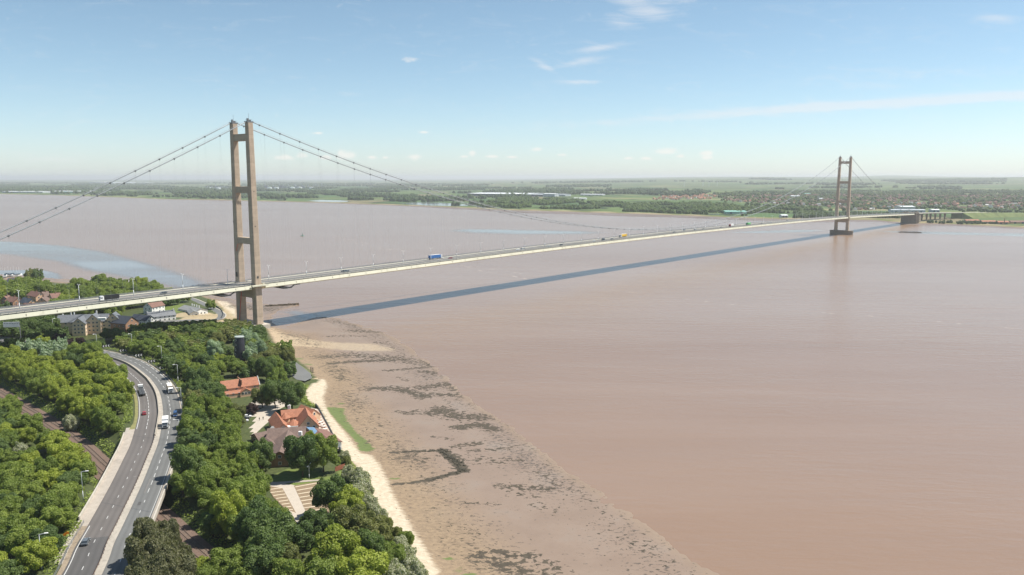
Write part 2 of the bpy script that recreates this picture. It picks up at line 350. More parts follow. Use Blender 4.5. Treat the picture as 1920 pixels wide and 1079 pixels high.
def a_weed(x, y, z):
    w = np.zeros(len(x))
    for L, r, d in WEED: w = np.maximum(w, d*np.exp(-(pdist(x, y, pl(L, .4))/(r*1.35))**2))
    t, dw, dl = shore_t(x, y); sea = inpoly(x, y, SEA)
    w = np.maximum(w, np.where(sea & (x > -150), .42*np.exp(-((dw-9)/10)**2)*(.6+.8*fbm(x/14, y/14)), 0))
    w = np.maximum(w, np.where(sea, .38*np.exp(-((t-.72)/.12)**2)*(fbm(x/10, y/10)+.45), 0)); return w*np.where(sea, 1, 0)
def a_speck(x, y, z):
    t, dw, dl = shore_t(x, y); sea = inpoly(x, y, SEA)
    return np.where(sea, np.maximum(.75*np.exp(-((dw-10)/14)**2), .8*np.exp(-((t-.70)/.14)**2))*np.clip(fbm(x/22+5, y/22)*2.2-.35, 0, 1.2)+.12, 0)
def a_band(x, y, z):
    t, dw, dl = shore_t(x, y); return np.clip(smooth(.45, .85, t)+.3*smooth(6,0,dw), 0, 1)
def a_land(x, y, z): return np.where(inpoly(x, y, LANDPOLY), 1.0, 0.0)
def a_lawn(x, y, z):
    s = np.zeros(len(x))
    for P in LAWNS: s = np.maximum(s, np.where(inpoly(x, y, P), 1.0, 0.0))
    return s
LAWNS = [pl([(598,915),(640,880),(690,880),(700,940),(640,960),(560,905)],5), pl([(560,902),(640,890),(632,912),(600,905)],5), pl([(485,905),(540,880),(600,880),(600,902),(560,912),(500,915)],5), pl([(300,575),(345,572),(340,590),(310,590)],5), pl([(600,960),(660,960),(660,1000),(610,985)],5)]
m = NT('shore and land ground'); v = m.pos('world')
n1 = m.noise(v, .045, 5, .6); n2 = m.noise(v, .6, 5, .6); n3 = m.noise(m.pos('world', (.45,1.3,1), R(20)), .55, 6, .72, .6)
mud = m.ramp(n1, [(.3,(.215,.155,.115)),(.55,(.250,.185,.140)),(.72,(.250,.20,.16))])
mud = m.mix(m.ramp(n2, [(.35,.18),(.6,0)]), mud, (.22,.15,.10))
band = m.mix(m.ramp(n2, [(.4,0),(.6,1)]), (.28,.205,.125), (.20,.145,.09)); sea = m.mix(m.math('MULTIPLY', m.attr('band'), .8), mud, band)
ripple = m.new('ShaderNodeTexWave', wave_type='BANDS'); m.put(ripple.inputs[0], m.pos('world', (1,1,1), R(38))); ripple.inputs['Scale'].default_value = .5; ripple.inputs['Distortion'].default_value = 5.0; ripple.inputs['Detail'].default_value = 4
sea = m.mix(m.math('MULTIPLY', ripple.outputs['Fac'], .16), sea, (.20,.14,.09))
tan = m.math('ADD', m.attr('tan'), m.math('MULTIPLY', m.math('SUBTRACT', n3, .5), 2.6)); sea = m.mix(m.ramp(tan, [(.50,0),(.98,.9)]), sea, m.ramp(n2, [(.3,(.34,.25,.16)),(.7,(.46,.37,.25))]))
sf = m.math('ADD', m.attr('sand'), m.math('MULTIPLY', m.math('SUBTRACT', n3, .5), 1.5)); sea = m.mix(m.ramp(sf, [(.34,0),(.70,1)]), sea, m.ramp(n2, [(.25,(.36,.29,.205)),(.7,(.53,.455,.345))]))
gf = m.math('ADD', m.attr('green'), m.math('MULTIPLY', m.math('SUBTRACT', n3, .5), 1.6)); sea = m.mix(m.ramp(gf, [(.40,0),(.62,1)]), sea, m.ramp(n3, [(.3,(.085,.115,.032)),(.7,(.135,.165,.055))]))
n4 = m.noise(m.pos('world', (.8,1,1), R(14)), .52, 5, .64, .4)
wf = m.math('MULTIPLY', m.math('ADD', m.attr('weed'), m.math('MULTIPLY', m.math('SUBTRACT', n4, .5), 3.4)), .5); sea = m.mix(m.ramp(wf, [(.325,0),(.355,.95)]), sea, m.ramp(n2, [(.35,(.040,.034,.025)),(.65,(.080,.066,.046))]))
n5 = m.noise(m.pos('world', (.7,1.2,1), R(14)), .75, 4, .62, .3); sf2 = m.math('ADD', m.math('MULTIPLY', m.attr('speck'), .45), m.math('MULTIPLY', m.math('SUBTRACT', n5, .5), 2.6)); sea = m.mix(m.ramp(sf2, [(.46,0),(.52,.85)]), sea, (.075,.058,.042))
lg = m.ramp(n2, [(.3,(.040,.055,.016)),(.7,(.080,.095,.030))]); lg = m.mix(m.attr('lawn'), lg, m.ramp(n2, [(.3,(.085,.135,.022)),(.7,(.16,.185,.05))]))
lg = m.mix(m.attr('lawn2'), lg, m.ramp(n2, [(.3,(.30,.22,.13)),(.7,(.40,.33,.2))]))
m.b.inputs['Specular IOR Level'].default_value = .35; m.put(m.b.inputs['Roughness'], m.math('MAXIMUM', m.ramp(m.attr('band'), [(0,.42),(.8,.85)]), m.ramp(wf, [(.30,0),(.35,.95)])))
m.put(m.b.inputs['Base Color'], m.mix(m.attr('land'), sea, lg)); m.bump(n2, .25, .15); M['ground'] = m.mt
def a_dry(x, y, z): 
    P = pl([(395,560),(425,565),(440,590),(445,604),(400,602),(300,600),(340,592),(400,592),(412,585),(420,580)], 4); P2 = pl([(390,587),(470,600),(470,612),(385,612),(330,606)], 4)
    return np.where(inpoly(x, y, P) | inpoly(x, y, P2), 1.0, 0.0)
xs = np.concatenate([np.arange(-2400,-700,100), np.arange(-700,-330,12), np.arange(-330,110,2.0), np.arange(110,300,12)])
ys = np.concatenate([np.arange(-100,150,25), np.arange(150,660,2.0), np.arange(660,1000,5), np.arange(1000,1300,30)])
me = grid_mesh('ground', xs, ys, terrain, M['ground'], dict(sand=a_sand, tan=a_tan, green=a_green, weed=a_weed, speck=a_speck, band=a_band, land=a_land, lawn=a_lawn, lawn2=a_dry), keep=lambda V: V[:,2] > -1.6)
tag(link('ground', me), kind='structure')
# ---- far land
m = NT('far farmland'); v = m.pos('world', (1/420,1/620,1), R(12)); vo = m.new('ShaderNodeTexVoronoi', feature='F1'); m.put(vo.inputs['Vector'], v); vo.inputs['Scale'].default_value = 1.0
sepc = m.new('ShaderNodeSeparateColor'); m.t.links.new(vo.outputs['Color'], sepc.inputs[0])
fld = m.ramp(sepc.outputs[0], [(0,(.055,.11,.040)),(.2,(.11,.165,.05)),(.36,(.06,.125,.045)),(.5,(.19,.22,.08)),(.62,(.075,.12,.045)),(.72,(.22,.17,.11)),(.80,(.085,.14,.05)),(.90,(.28,.26,.13)),(.95,(.15,.20,.07))], 'CONSTANT')
vo2 = m.new('ShaderNodeTexVoronoi', feature='F1'); m.put(vo2.inputs['Vector'], m.pos('world', (1/1500,1/2600,1), R(-8))); vo2.inputs['Scale'].default_value = 1.0; sc2 = m.new('ShaderNodeSeparateColor'); m.t.links.new(vo2.outputs['Color'], sc2.inputs[0])
fld2 = m.ramp(sc2.outputs[1], [(0,(.05,.10,.038)),(.25,(.13,.18,.055)),(.45,(.05,.095,.035)),(.6,(.20,.21,.09)),(.75,(.07,.12,.04)),(.88,(.19,.155,.10))], 'CONSTANT'); fld = m.mix(m.ramp(m.noise(m.pos('world'), .0006, 2), [(.45,.15),(.6,.75)]), fld, fld2)
ve = m.new('ShaderNodeTexVoronoi', feature='DISTANCE_TO_EDGE'); m.put(ve.inputs['Vector'], v); ve.inputs['Scale'].default_value = 1.0
fld = m.mix(m.ramp(ve.outputs[0], [(.0,1),(.028,.9),(.045,0)]), fld, (.022,.040,.018))
fn = m.noise(m.pos('world'), .004, 5, .6); fld = m.mix(m.ramp(fn, [(.56,0),(.62,.8)]), fld, (.035,.060,.024))
fld = m.mix(.18, fld, m.ramp(m.noise(m.pos('world'), .03, 4), [(.3,(.03,.05,.02)),(.7,(.11,.14,.05))]))
sh = m.attr('shore'); fld = m.mix(m.ramp(sh, [(.0,1),(.5,1),(.62,0)]), fld, m.ramp(m.noise(m.pos('world'), .01, 3), [(.4,(.13,.15,.05)),(.6,(.30,.25,.15))]))
fld = m.mix(m.ramp(sh, [(.10,1),(.2,0)]), fld, (.20,.15,.11))
m.base(fld, .95, 0, .1); M['farland'] = m.mt
az = np.linspace(R(-46), R(46), 420)
rr = np.concatenate([[0,8,16,26,38,55,80], np.geomspace(110, 42000, 95)])
F_ = np.array(FAR); saz = np.arctan2(F_[:,0], F_[:,1]); sd = np.hypot(F_[:,0], F_[:,1])
S0 = np.interp(az, saz, sd); V = []; sh_ = []
for r_ in rr:
    d = S0+r_ if r_ < 42000 else np.full_like(S0, 42000.); V.append(np.stack([np.sin(az)*d, np.cos(az)*d, np.zeros_like(d)], 1)); sh_.append(np.full(len(az), r_))
V = np.concatenate(V); V[:,2] = farh(V[:,0], V[:,1]); sh_ = np.concatenate(sh_); V[:len(az),2] = -.3
i = np.arange(len(V)).reshape(len(rr), len(az)); Fq = np.stack([i[:-1,:-1].ravel(), i[:-1,1:].ravel(), i[1:,1:].ravel(), i[1:,:-1].ravel()], 1)
me = bpy.data.meshes.new('far_land'); me.from_pydata(V.tolist(), [], Fq.tolist()); me.materials.append(M['farland'])
a_ = me.attributes.new('shore', 'FLOAT', 'POINT'); a_.data.foreach_set('value', (sh_/120).clip(0,5).astype(np.float32)); me.polygons.foreach_set('use_smooth', [True]*len(Fq))
tag(link('terrain', me), kind='structure')
# ---- water
def water_mat(name, deep, shallow, rough, bump, ior=1.33, spec=.5):
    m = NT(name); v = m.pos('world'); a = m.noise(m.pos('world', (.35,1,1), R(-25)), .0035, 5, .55, .5); c = m.ramp(a, [(.32,deep),(.68,shallow)])
    streak = m.noise(m.pos('world', (.12,1,1), R(-38)), .02, 5, .65, .6); c = m.mix(m.ramp(streak, [(.42,0),(.72,.2)]), c, tuple(x*1.18 for x in shallow))
    m.base(c, rough, 0, spec); m.b.inputs['IOR'].default_value = ior
    w1 = m.noise(m.pos('world', (.35,1,1), R(24)), .28, 4, .6, .3); w2 = m.noise(m.pos('world', (.25,1,1), R(18)), .05, 3, .5, .3)
    patch = m.ramp(m.noise(m.pos('world', (.5,1,1), R(20)), .006, 3), [(.4,.35),(.62,1)])
    m.bump(m.math('MULTIPLY', m.math('ADD', m.math('MULTIPLY', w1, .5), w2), patch), bump, 1.0); return m.mt
M['water'] = water_mat('muddy estuary water', (.222,.134,.078), (.258,.174,.118), .25, .6, 1.62)
M['calm'] = water_mat('calm water', (.17,.19,.19), (.21,.225,.225), .10, .10, 1.5)
E_ = 46000
me = bpy.data.meshes.new('water')
gx = [-E_,-9000,-3000,-1000,0,1000,3000,9000,E_]; gy = [-2000,0,1000,2500,6000,14000,E_]
me = grid_mesh('water', np.array(gx,float), np.array(gy,float), lambda x, y: np.zeros(len(x)), M['water'])
tag(link('water', me), kind='structure')
# calm slicks: sheets a few mm above the water whose edge dissolves into the ripples
def slick(px, soft, name='water'):
    P = pl(px, 0); xs_ = [p[0] for p in P]; ys_ = [p[1] for p in P]; n = 90
    gx_ = np.linspace(min(xs_), max(xs_), n); gy_ = np.linspace(min(ys_), max(ys_), n)
    me = grid_mesh('slick', gx_, gy_, lambda x, y: np.full(len(x), .012), M['slick'], dict(a=lambda x, y, z: smooth(0, soft, pdist(x, y, P, True))*inpoly(x, y, P)), keep=lambda V: inpoly(V[:,0], V[:,1], P))
    return tag(link(name, me), kind='structure')
m = NT('calm water slick'); v = m.pos('world'); n = m.noise(m.pos('world', (.2,1,1), R(-20)), .012, 4)
m.base(m.ramp(n, [(.3,(.235,.245,.25)),(.7,(.27,.25,.235))]), .12, 0, .6); m.b.inputs['IOR'].default_value = 1.45
f = m.math('MULTIPLY', m.attr('a'), m.ramp(n, [(.25,.35),(.6,.85)])); m.put(m.b.inputs['Alpha'], f); M['slick'] = m.mt
slick([(-60,448),(0,452),(60,455),(130,461),(200,471),(250,483),(300,497),(345,510),(380,523),(420,540),(400,552),(330,544),(240,525),(150,508),(100,492),(0,478),(-60,475)], 22)
slick([(-60,508),(0,507),(60,506),(90,507),(115,513),(123,521),(115,527),(60,520),(-60,515)], 8)
slick([(820,433),(860,429),(920,429),(1100,433),(1160,437),(1100,441),(960,441),(870,438)], 60)
slick([(1640,434),(1700,433),(1760,435),(1850,437),(1990,439),(1990,446),(1850,442),(1760,440),(1700,438)], 14)
slick([(1350,436),(1420,433),(1500,431),(1560,432),(1520,436),(1420,438)], 20)
slick([(520,586),(560,580),(600,588),(640,600),(600,606),(560,600)], 14)
# foam line along the current
m = NT('foam'); n = m.noise(m.pos('world', (1,1,1)), .10, 5, .7); m.base((.70,.64,.58), .6); m.put(m.b.inputs['Alpha'], m.ramp(n, [(.50,0),(.62,.55)])); M['foam'] = m.mt
mb = MB()
for pts, w in (([(612,438),(640,446),(668,452),(700,460),(735,466),(770,473),(800,480)],1.0),([(850,494),(880,502),(915,511),(950,516),(985,523),(1010,527)],1.0),([(1040,532),(1100,541),(1180,548),(1240,556),(1300,563),(1380,572),(1440,579),(1530,586),(1620,592),(1740,602),(1920,618)],.5),([(600,442),(640,449),(690,462),(760,473)],1.0),([(870,498),(940,507),(1010,520)],.5)):
    ribbon(mb, catmull(pl(pts, 0), 12), -w, w, .03)
tag(mb.build('foam_line', M['foam']), 'broken line of white foam drifting along the current', 'foam', kind='stuff')
# mudflats along the far shore
m = NT('far mudflat'); n = m.noise(m.pos('world', (.3,1,1), R(-12)), .02, 4); m.base(m.ramp(n, [(.35,(.175,.135,.115)),(.65,(.235,.18,.15))]), .5, 0, .3); m.put(m.b.inputs['Alpha'], m.math('MULTIPLY', m.attr('a'), m.ramp(n, [(.3,.55),(.6,.9)]))); M['mudflat'] = m.mt
fl = catmull(FAR[5:20], 25); az_ = np.arctan2(fl[:,0], fl[:,1]); wd = np.interp(az_, [-.45,-.2,0,.2,.36,.5,.62], [30,60,170,150,110,70,45])*(.8+.5*vnoise(fl[:,0]/180, fl[:,1]/180)); vs = []; aa = []
dr_ = fl/np.linalg.norm(fl,axis=1)[:,None]
for k in range(6): q_ = fl-dr_*(wd*k/5)[:,None]+dr_*3; vs += [(*p, .02) for p in q_]; aa += [[1,1,1,.9,.8,0][k]]*len(fl)
mb = MB(); L = len(fl); mb.add(vs, [(k*L+i,(k+1)*L+i,(k+1)*L+i+1,k*L+i+1) for k in range(5) for i in range(L-1)]); o = mb.build('mudflat', M['mudflat']); a_ = o.data.attributes.new('a','FLOAT','POINT'); a_.data.foreach_set('value', aa); tag(o, kind='structure')
# far ponds
def pond(px):
    z = 3.0; P = [onfar(*p) for p in px]; zz = max(p.z for p in P)+.25
    mb = MB(); mb.add([(p.x,p.y,zz) for p in P], [tuple(range(len(P)))]); tag(mb.build('water', M['calm']), kind='structure')
pond([(575,377),(600,375.2),(640,376),(660,378),(640,379.5),(600,379)]); pond([(752,383),(770,380),(820,380.3),(868,383),(880,386),(850,387),(800,386)]); pond([(1050,388.2),(1080,386.8),(1092,388),(1070,390)]); pond([(1320,401.5),(1345,400.8),(1352,402.6),(1325,403)])
# ================================================================== ROAD
def sheet(name, a, b, z, mat, C=ROAD, wear=None, th_=0):
    mb = MB(); n = 9; o = np.linspace(0, 1, n); me_v = []
    A = [offs(C, (a+(b-a)*k) if not hasattr(a,'__len__') else a+(b-a)*k) for k in o]
    vs = [(*A[j][i], z) for j in range(n) for i in range(len(C))]; L = len(C)
    fs = [(j*L+i, (j+1)*L+i, (j+1)*L+i+1, j*L+i+1) for j in range(n-1) for i in range(L-1)]
    mb.add(vs, fs); o_ = mb.build(name, mat)
    if wear is not None:
        at_ = o_.data.attributes.new('wear', 'FLOAT', 'POINT'); w = [wear(k) for k in o for _ in range(L)]; at_.data.foreach_set('value', w)
    return tag(o_, kind='structure')
wear = lambda k: max(0, math.cos(k*math.pi*8))*.9
SEG = ROAD
KD = int(np.argmin(abs(ROAD[:,1]-236))); M['asphalt3'] = asphalt('newer dark asphalt', (.098,.094,.092)); sheet('road', -8.9, -.42, 10.0, M['asphalt'], C=ROAD[KD:], wear=wear); sheet('road', -8.9, -.42, 10.0, M['asphalt3'], C=ROAD[:KD+1], wear=wear); sheet('road', 1.95, 9.75, 10.0, M['asphalt2'], wear=wear)
ri = lambda px, py: int(np.argmin(np.hypot(*(ROAD-np.array(at(px, py, 10)[:2])).T)))
i0, i1 = ri(175,1079+0), len(ROAD)-1
BR0, BR1 = int(np.argmin(abs(ROAD[:,1]-246))), int(np.argmin(abs(ROAD[:,1]-345)))     # the stretch carried over the railway
mb = MB(); wv = np.full(len(ROAD), -10.3); wv[BR0:BR1] = -12.6; wv = np.convolve(np.pad(wv, 3, 'edge'), np.ones(7)/7, 'valid')
A = offs(ROAD, wv); D = offs(ROAD, -8.9); L = len(ROAD)
for s0, s1, mt, nm in ((0,BR0,'vergegrit','pavement'),(BR0,BR1,'verge','pavement'),(BR1,L-1,'vergegrass','verge')):
    if mt == 'vergegrit': M[mt] = simple('gritty verge', (.25,.20,.145), .95, .35, .5, fine=2)
    if mt == 'vergegrass': M[mt] = simple('dry grass verge', (.20,.19,.075), .95, .35, .4, fine=2)
    mb = MB(); sl = slice(s0, s1+1); n = s1-s0+1
    mb.add([(*p,10.1) for p in A[sl]]+[(*p,10.1) for p in D[sl]]+[(*p,10.0) for p in D[sl]], [(i,n+i,n+i+1,i+1) for i in range(n-1)]+[(n+i,2*n+i,2*n+i+1,n+i+1) for i in range(n-1)])
    tag(mb.build(nm, M[mt]), kind='structure')
mb = MB(); ribbon(mb, ROAD, 9.75, 10.5, 10.0, .1); tag(mb.build('kerb', M['verge']), kind='structure')
# central reservation
mb = MB(); ribbon(mb, ROAD, -.42, 1.95, 9.9, .22); tag(mb.build('central_reservation', M['barrier']), kind='structure')
BI = ri(292,818)
t_ = empty('crash_barrier', (*ROAD[BI],10.1)); tag(t_, 'long curved concrete crash barrier between the two carriageways', 'crash barrier')
def setp(o, par): o.parent = par; o.matrix_parent_inverse = Matrix.Translation(-par.location); return o
mb = MB(); C_ = ROAD[BI:]; rings = []
Lf = offs(C_, -.36); Rf = offs(C_, .36); l2 = offs(C_, -.14); r2 = offs(C_, .14)
mb.loft([[(*Lf[i],10.12),(*Rf[i],10.12),(*r2[i],11.05),(*l2[i],11.05)] for i in range(len(C_))]); setp(mb.build('wall', M['barrier']), t_)
gr = empty('guard_rail', (*ROAD[BI-10],10.1)); tag(gr, 'thin steel guard rail on posts along the central reservation', 'guard rail')
mb = MB(); C_ = ROAD[:BI+1]; ribbon(mb, C_, -.05, .05, 10.62, .28); setp(mb.build('rail', M['rail']), gr)
mb = MB()
for p in C_[::1]: mb.box((p[0],p[1],10.42),(.12,.12,.6))
tag(setp(mb.build('post', M['steel']), gr), kind='stuff')
# parapets over the railway and roadside fences
def wallthing(name, o, s0, s1, h, w, label, cat, mat, z=10.1):
    t = empty(name, (*offs(ROAD, o)[(s0+s1)//2], z)); tag(t, label, cat)
    mb = MB(); ribbon(mb, ROAD[s0:s1+1], o-w/2, o+w/2, z, h); setp(mb.build('wall', mat), t)
    mb = MB(); ribbon(mb, ROAD[s0:s1+1], o-w/2-.06, o+w/2+.06, z+h, .12); setp(mb.build('coping', M['conc']), t); return t
wallthing('parapet', -12.6, BR0+2, BR1-2, .95, .35, 'pale concrete parapet beside the wide paved verge over the railway', 'parapet', M['conc'], 9.0+1.1)
wallthing('parapet', 10.75, BR0-9, BR0+22, 1.3, .45, 'concrete parapet on the right edge of the road above the rails', 'parapet', M['conc'], 9.2)
mb = MB(); ribbon(mb, ROAD[BR0-9:BR1+2], -12.7, 10.9, 8.6, 1.385); t = empty('rail_bridge', (*ROAD[(BR0+BR1)//2], 4)); tag(t, 'concrete road bridge deck carrying both carriageways over the railway', 'bridge'); setp(mb.build('deck', M['barrier']), t)
for nm, o, s0, s1, lab in (('roadside_fence',-10.5,0,BR0+1,'low rail fence along the left verge beside the bottom trees'),('roadside_fence',10.9,BR0+26,len(ROAD)-30,'dark rail fence along the outer edge of the long bend')):
    t = empty(nm, (*offs(ROAD, o)[(s0+s1)//2], 10)); tag(t, lab, 'fence')
    mb = MB(); C_ = ROAD[s0:s1+1]
    for zz in (10.3,10.65,11.0): ribbon(mb, C_, o-.03, o+.03, zz, .09)
    setp(mb.build('rail', M['steel']), t); mb = MB()
    for p in offs(C_, o): mb.box((p[0],p[1],10.45),(.1,.1,1.2))
    tag(setp(mb.build('post', M['steel']), t), kind='stuff')
# painted markings
def along(C):
    s = np.concatenate([[0], np.cumsum(np.hypot(*np.diff(C, axis=0).T))]); return s
S_ = along(ROAD)
def dash(mb, o, s, ln, w, z=10.004):
    C = np.array([[np.interp(s+k*ln/3, S_, ROAD[:,0]), np.interp(s+k*ln/3, S_, ROAD[:,1])] for k in range(4)]); d = C[-1]-C[0]; d /= np.linalg.norm(d); nrm = np.array([d[1],-d[0]])
    mb.add([(*(p+nrm*(o-w/2)),z) for p in C]+[(*(p+nrm*(o+w/2)),z) for p in C], [(i,4+i,5+i,i+1) for i in range(3)])
mb = MB(); ss = 60.0
sref = float(np.interp(340, ROAD[:,1], S_))
while ss < S_[-1]-20:
    if ss > sref: dash(mb, -4.25, ss, 4.2, .24); ss += 6.0
    else: dash(mb, -4.15, ss, 2.2, .2); ss += 9.0
ss = 62.0; s2 = float(np.interp(262, ROAD[:,1], S_))
while ss < S_[-1]-20:
    if ss > s2: dash(mb, 5.2, ss, 4.2, .22); ss += 7.6
    else: dash(mb, 5.4, ss, 2.2, .22); ss += 9.0
ribbon(mb, ROAD[:BR0+1], -8.35, -8.1, 10.004); ribbon(mb, ROAD[BR1:], -8.35, -8.1, 10.004)
for k in range(BR0+2, BR1): pass
for k in range(BR1+24, len(ROAD)-2, 3): ribbon(mb, ROAD[k:k+3], 8.75, 9.1, 10.004)
ribbon(mb, ROAD[:BR0+24], 9.05, 9.2, 10.004)
tag(mb.build('road_markings', M['marking']), kind='structure')
mb = MB()
for yy, o0, o1 in ((258,-10,8.6),(330,-11,7.5)):
    k = float(np.interp(yy, ROAD[:,1], S_)); a = np.array([np.interp(k+6, S_, ROAD[:,i]) for i in (0,1)]); c = np.array([np.interp(k-7, S_, ROAD[:,i]) for i in (0,1)])
    d = (c-a)/np.linalg.norm(c-a); n_ = np.array([d[1],-d[0]]); dd = ROAD[5]-ROAD[4]
    tg = np.array([np.interp(k+1, S_, ROAD[:,i])-np.interp(k-1, S_, ROAD[:,i]) for i in (0,1)]); tg /= np.linalg.norm(tg); nr = np.array([tg[1],-tg[0]]); c0 = np.array([np.interp(k, S_, ROAD[:,i]) for i in (0,1)])
    for r0, r1 in ((o0+1.2,-.5),(2.0,o1)):
        p0 = c0+nr*r0-tg*r0*.75; p1 = c0+nr*r1-tg*r1*.75
        for e in (-.18,.18): mb.add([(*(p0+tg*(e-.05)),10.006),(*(p1+tg*(e-.05)),10.006),(*(p1+tg*(e+.05)),10.006),(*(p0+tg*(e+.05)),10.006)],[(0,1,2,3)])
tag(mb.build('expansion_joint', M['dark']), kind='structure')
M['patch'] = simple('tar patches', (.075,.072,.070), .85, .15, .6); M['patch2'] = simple('paler repair', (.17,.158,.148), .9, .12, .5)
mb = MB(); mb2 = MB(); rp = random.Random(5)
for k in range(26):
    o_ = rp.choice([-6.4,-2.4,3.6,7.2])+rp.uniform(-.8,.8); dash(mb if k % 3 else mb2, o_, rp.uniform(150, S_[-1]-140), rp.choice([.5,.7,3,7,14]), rp.choice([.25,.35,1.0,1.6]) , 10.0022)
tag(mb.build('road', M['patch']), kind='structure'); tag(mb2.build('road', M['patch2']), kind='structure')
# ---- railway
mb = MB(); ribbon(mb, RAILC, -5.2, 5.2, 3.93, .12); M['ballast'] = simple('brown ballast', (.145,.098,.075), .95, .3, 1.5, fine=4); tag(mb.build('railway_bed', M['ballast']), kind='structure')
M['sleeper'] = simple('sleepers', (.20,.155,.125), .9, .3, 2)
for nm, o, lab in (('railway_track',-2.0,'left hand rusty railway track passing under the road bridge'),('railway_track',1.9,'right hand rusty railway track passing under the road bridge')):
    t = empty(nm, (-145,288,4)); tag(t, lab, 'railway track', 'pair of railway tracks')
    mb = MB(); ribbon(mb, RAILC, o-.78, o-.68, 4.14, .16); ribbon(mb, RAILC, o+.68, o+.78, 4.14, .16); setp(mb.build('rail', M['rail']), t)
    mb = MB(); Cs = offs(RAILC, o); s_ = along(Cs); k = 0
    for q_ in np.arange(160, s_[-1]-60, .75):
        p = (np.interp(q_, s_, Cs[:,0]), np.interp(q_, s_, Cs[:,1])); p2 = (np.interp(q_+.5, s_, Cs[:,0]), np.interp(q_+.5, s_, Cs[:,1])); mb.box((*p,4.09),(.26,2.5,.14), math.atan2(p2[1]-p[1], p2[0]-p[0]))
    tag(setp(mb.build('sleeper', M['sleeper']), t), kind='stuff')
# ================================================================== THE SUSPENSION BRIDGE
BR = empty('suspension_bridge', bp(0,0,0), BROT); tag(BR, 'long suspension bridge with two tan concrete towers crossing the muddy estuary', 'suspension bridge')
# local frame: x along the deck, y = -Q side (left when looking along), z up.   L(t,o) -> local
def L_(t, o, z): return (t, -o, z)
def part(mb, name, mat, par=BR, smooth_=False):
    o = mb.build(name, mat, None, (0,0,0), 0, smooth_); o.parent = par; return o
TOPZ = 162.2
def tower(t0, zb, deckz_, pierdef=None):
    tw = empty('tower'); tw.parent = BR
    for sgn in (1,-1):
        mb = MB(); rings = []
        for k in range(13):
            f = k/12; z = zb+(TOPZ-zb)*f; a = 6.0+(4.6-6.0)*f; o = sgn*(11.9+(10.9-11.9)*f); c = .45; h = a/2; w = a/2
            rings.append([L_(t0+x, o+y, z) for x, y in ((-h+c,-w),(h-c,-w),(h,-w+c),(h,w-c),(h-c,w),(-h+c,w),(-h,w-c),(-h,-w+c))])
        mb.loft(rings); lg = part(mb, 'leg', M['tower'], tw)
        mb = MB(); mb.box(L_(t0, sgn*10.9, TOPZ+.5),(5.4,4.2,1.0)); mb.box(L_(t0, sgn*10.9, TOPZ+1.6),(3.2,1.3,1.3)); part(mb, 'saddle', M['clamp'], tw)
        mb = MB()
        for a in (-1.9,1.9):
            for bb in (-1.7,1.7): mb.bar(L_(t0+a, sgn*10.9+bb, TOPZ+1), L_(t0+a, sgn*10.9+bb, TOPZ+2.3), .07, 4)
        for a in (-1.9,1.9): mb.bar(L_(t0+a, sgn*10.9-1.7, TOPZ+2.2), L_(t0+a, sgn*10.9+1.7, TOPZ+2.2), .06, 4)
        for bb in (-1.7,1.7): mb.bar(L_(t0-1.9, sgn*10.9+bb, TOPZ+2.2), L_(t0+1.9, sgn*10.9+bb, TOPZ+2.2), .06, 4)
        mb.bar(L_(t0, sgn*10.9, TOPZ+2), L_(t0, sgn*10.9, TOPZ+7), .10, 5); mb.box(L_(t0-.9, sgn*10.9, TOPZ+2.6),(1.3,1.2,1.4)); part(mb, 'mast', M['steel'], tw)
    for zc, h in ((151.3,5.4),(111.2,5.0),(71.5,4.9),(deckz_-7.7 if zb < 7.5 else deckz_-8.6,7.0)):
        if zb > 7.5: zc = {151.3:151.5,111.2:110.0,71.5:69.5}.get(zc, zc)
        mb = MB(); f = (zc-zb)/(TOPZ-zb); w = 4.6+(1-f)*1.0-1.0; mb.box(L_(t0, 0, zc),(w,2*(11.9-f)-(6.0-1.4*f)+.6,h)); part(mb, 'crossbeam', M['tower'], tw)
    return tw
tw1 = tower(0, 3.0, deckz(0)); tw2 = tower(1410, 8.4, deckz(1410))
mb = MB()
for o in (12,-12): mb.box(L_(0, o, 3.3),(13,13,5.5))
mb.box(L_(0,0,3.0),(7,14,3.5)); part(mb, 'foundation', M['conc'], tw1)
mb = MB(); pr = []
for k in range(24):
    a = 2*math.pi*k/24; y = 9*math.sin(a)+(15 if math.sin(a) > 0 else -15 if math.sin(a) < -1e-6 else 0); pr.append((1410+9*math.cos(a), y))
mb.prism(pr, -6, 7.6); mb.prism([(1410+(x-1410)*1.04, y*1.02) for x, y in pr], 7.0, 8.6); part(mb, 'caisson', M['pier'], tw2)
# red access pipes beside the far leg of the near tower
mb = MB()
for k, (a, b_) in enumerate(((8,-14),(34,-6),)): pass
mb.bar(L_(-4.2,-9,6), L_(-3.6,-4,33.5), .28, 6); part(mb, 'pipe', M['red'], tw1); mb = MB(); mb.bar(L_(-3.5,-9.6,63), L_(-3.2,-7.5,68.5), .2, 6); part(mb, 'pipe', M['red'], tw1)
# access hatches
for c_, d_ in ((L_(-3.0,-11.6,44),(.3,2.0,3.5)),(L_(-3.0,-12.9,86),(.3,.5,.8)),(L_(-.3,14.5,43.5),(1.3,.3,1.6)),(L_(-.3,13.9,83),(.9,.3,.9)),(L_(0,13.7,110),(.7,.3,.7))): mb = MB(); mb.box(c_, d_); part(mb, 'door', M['dark'], tw1)
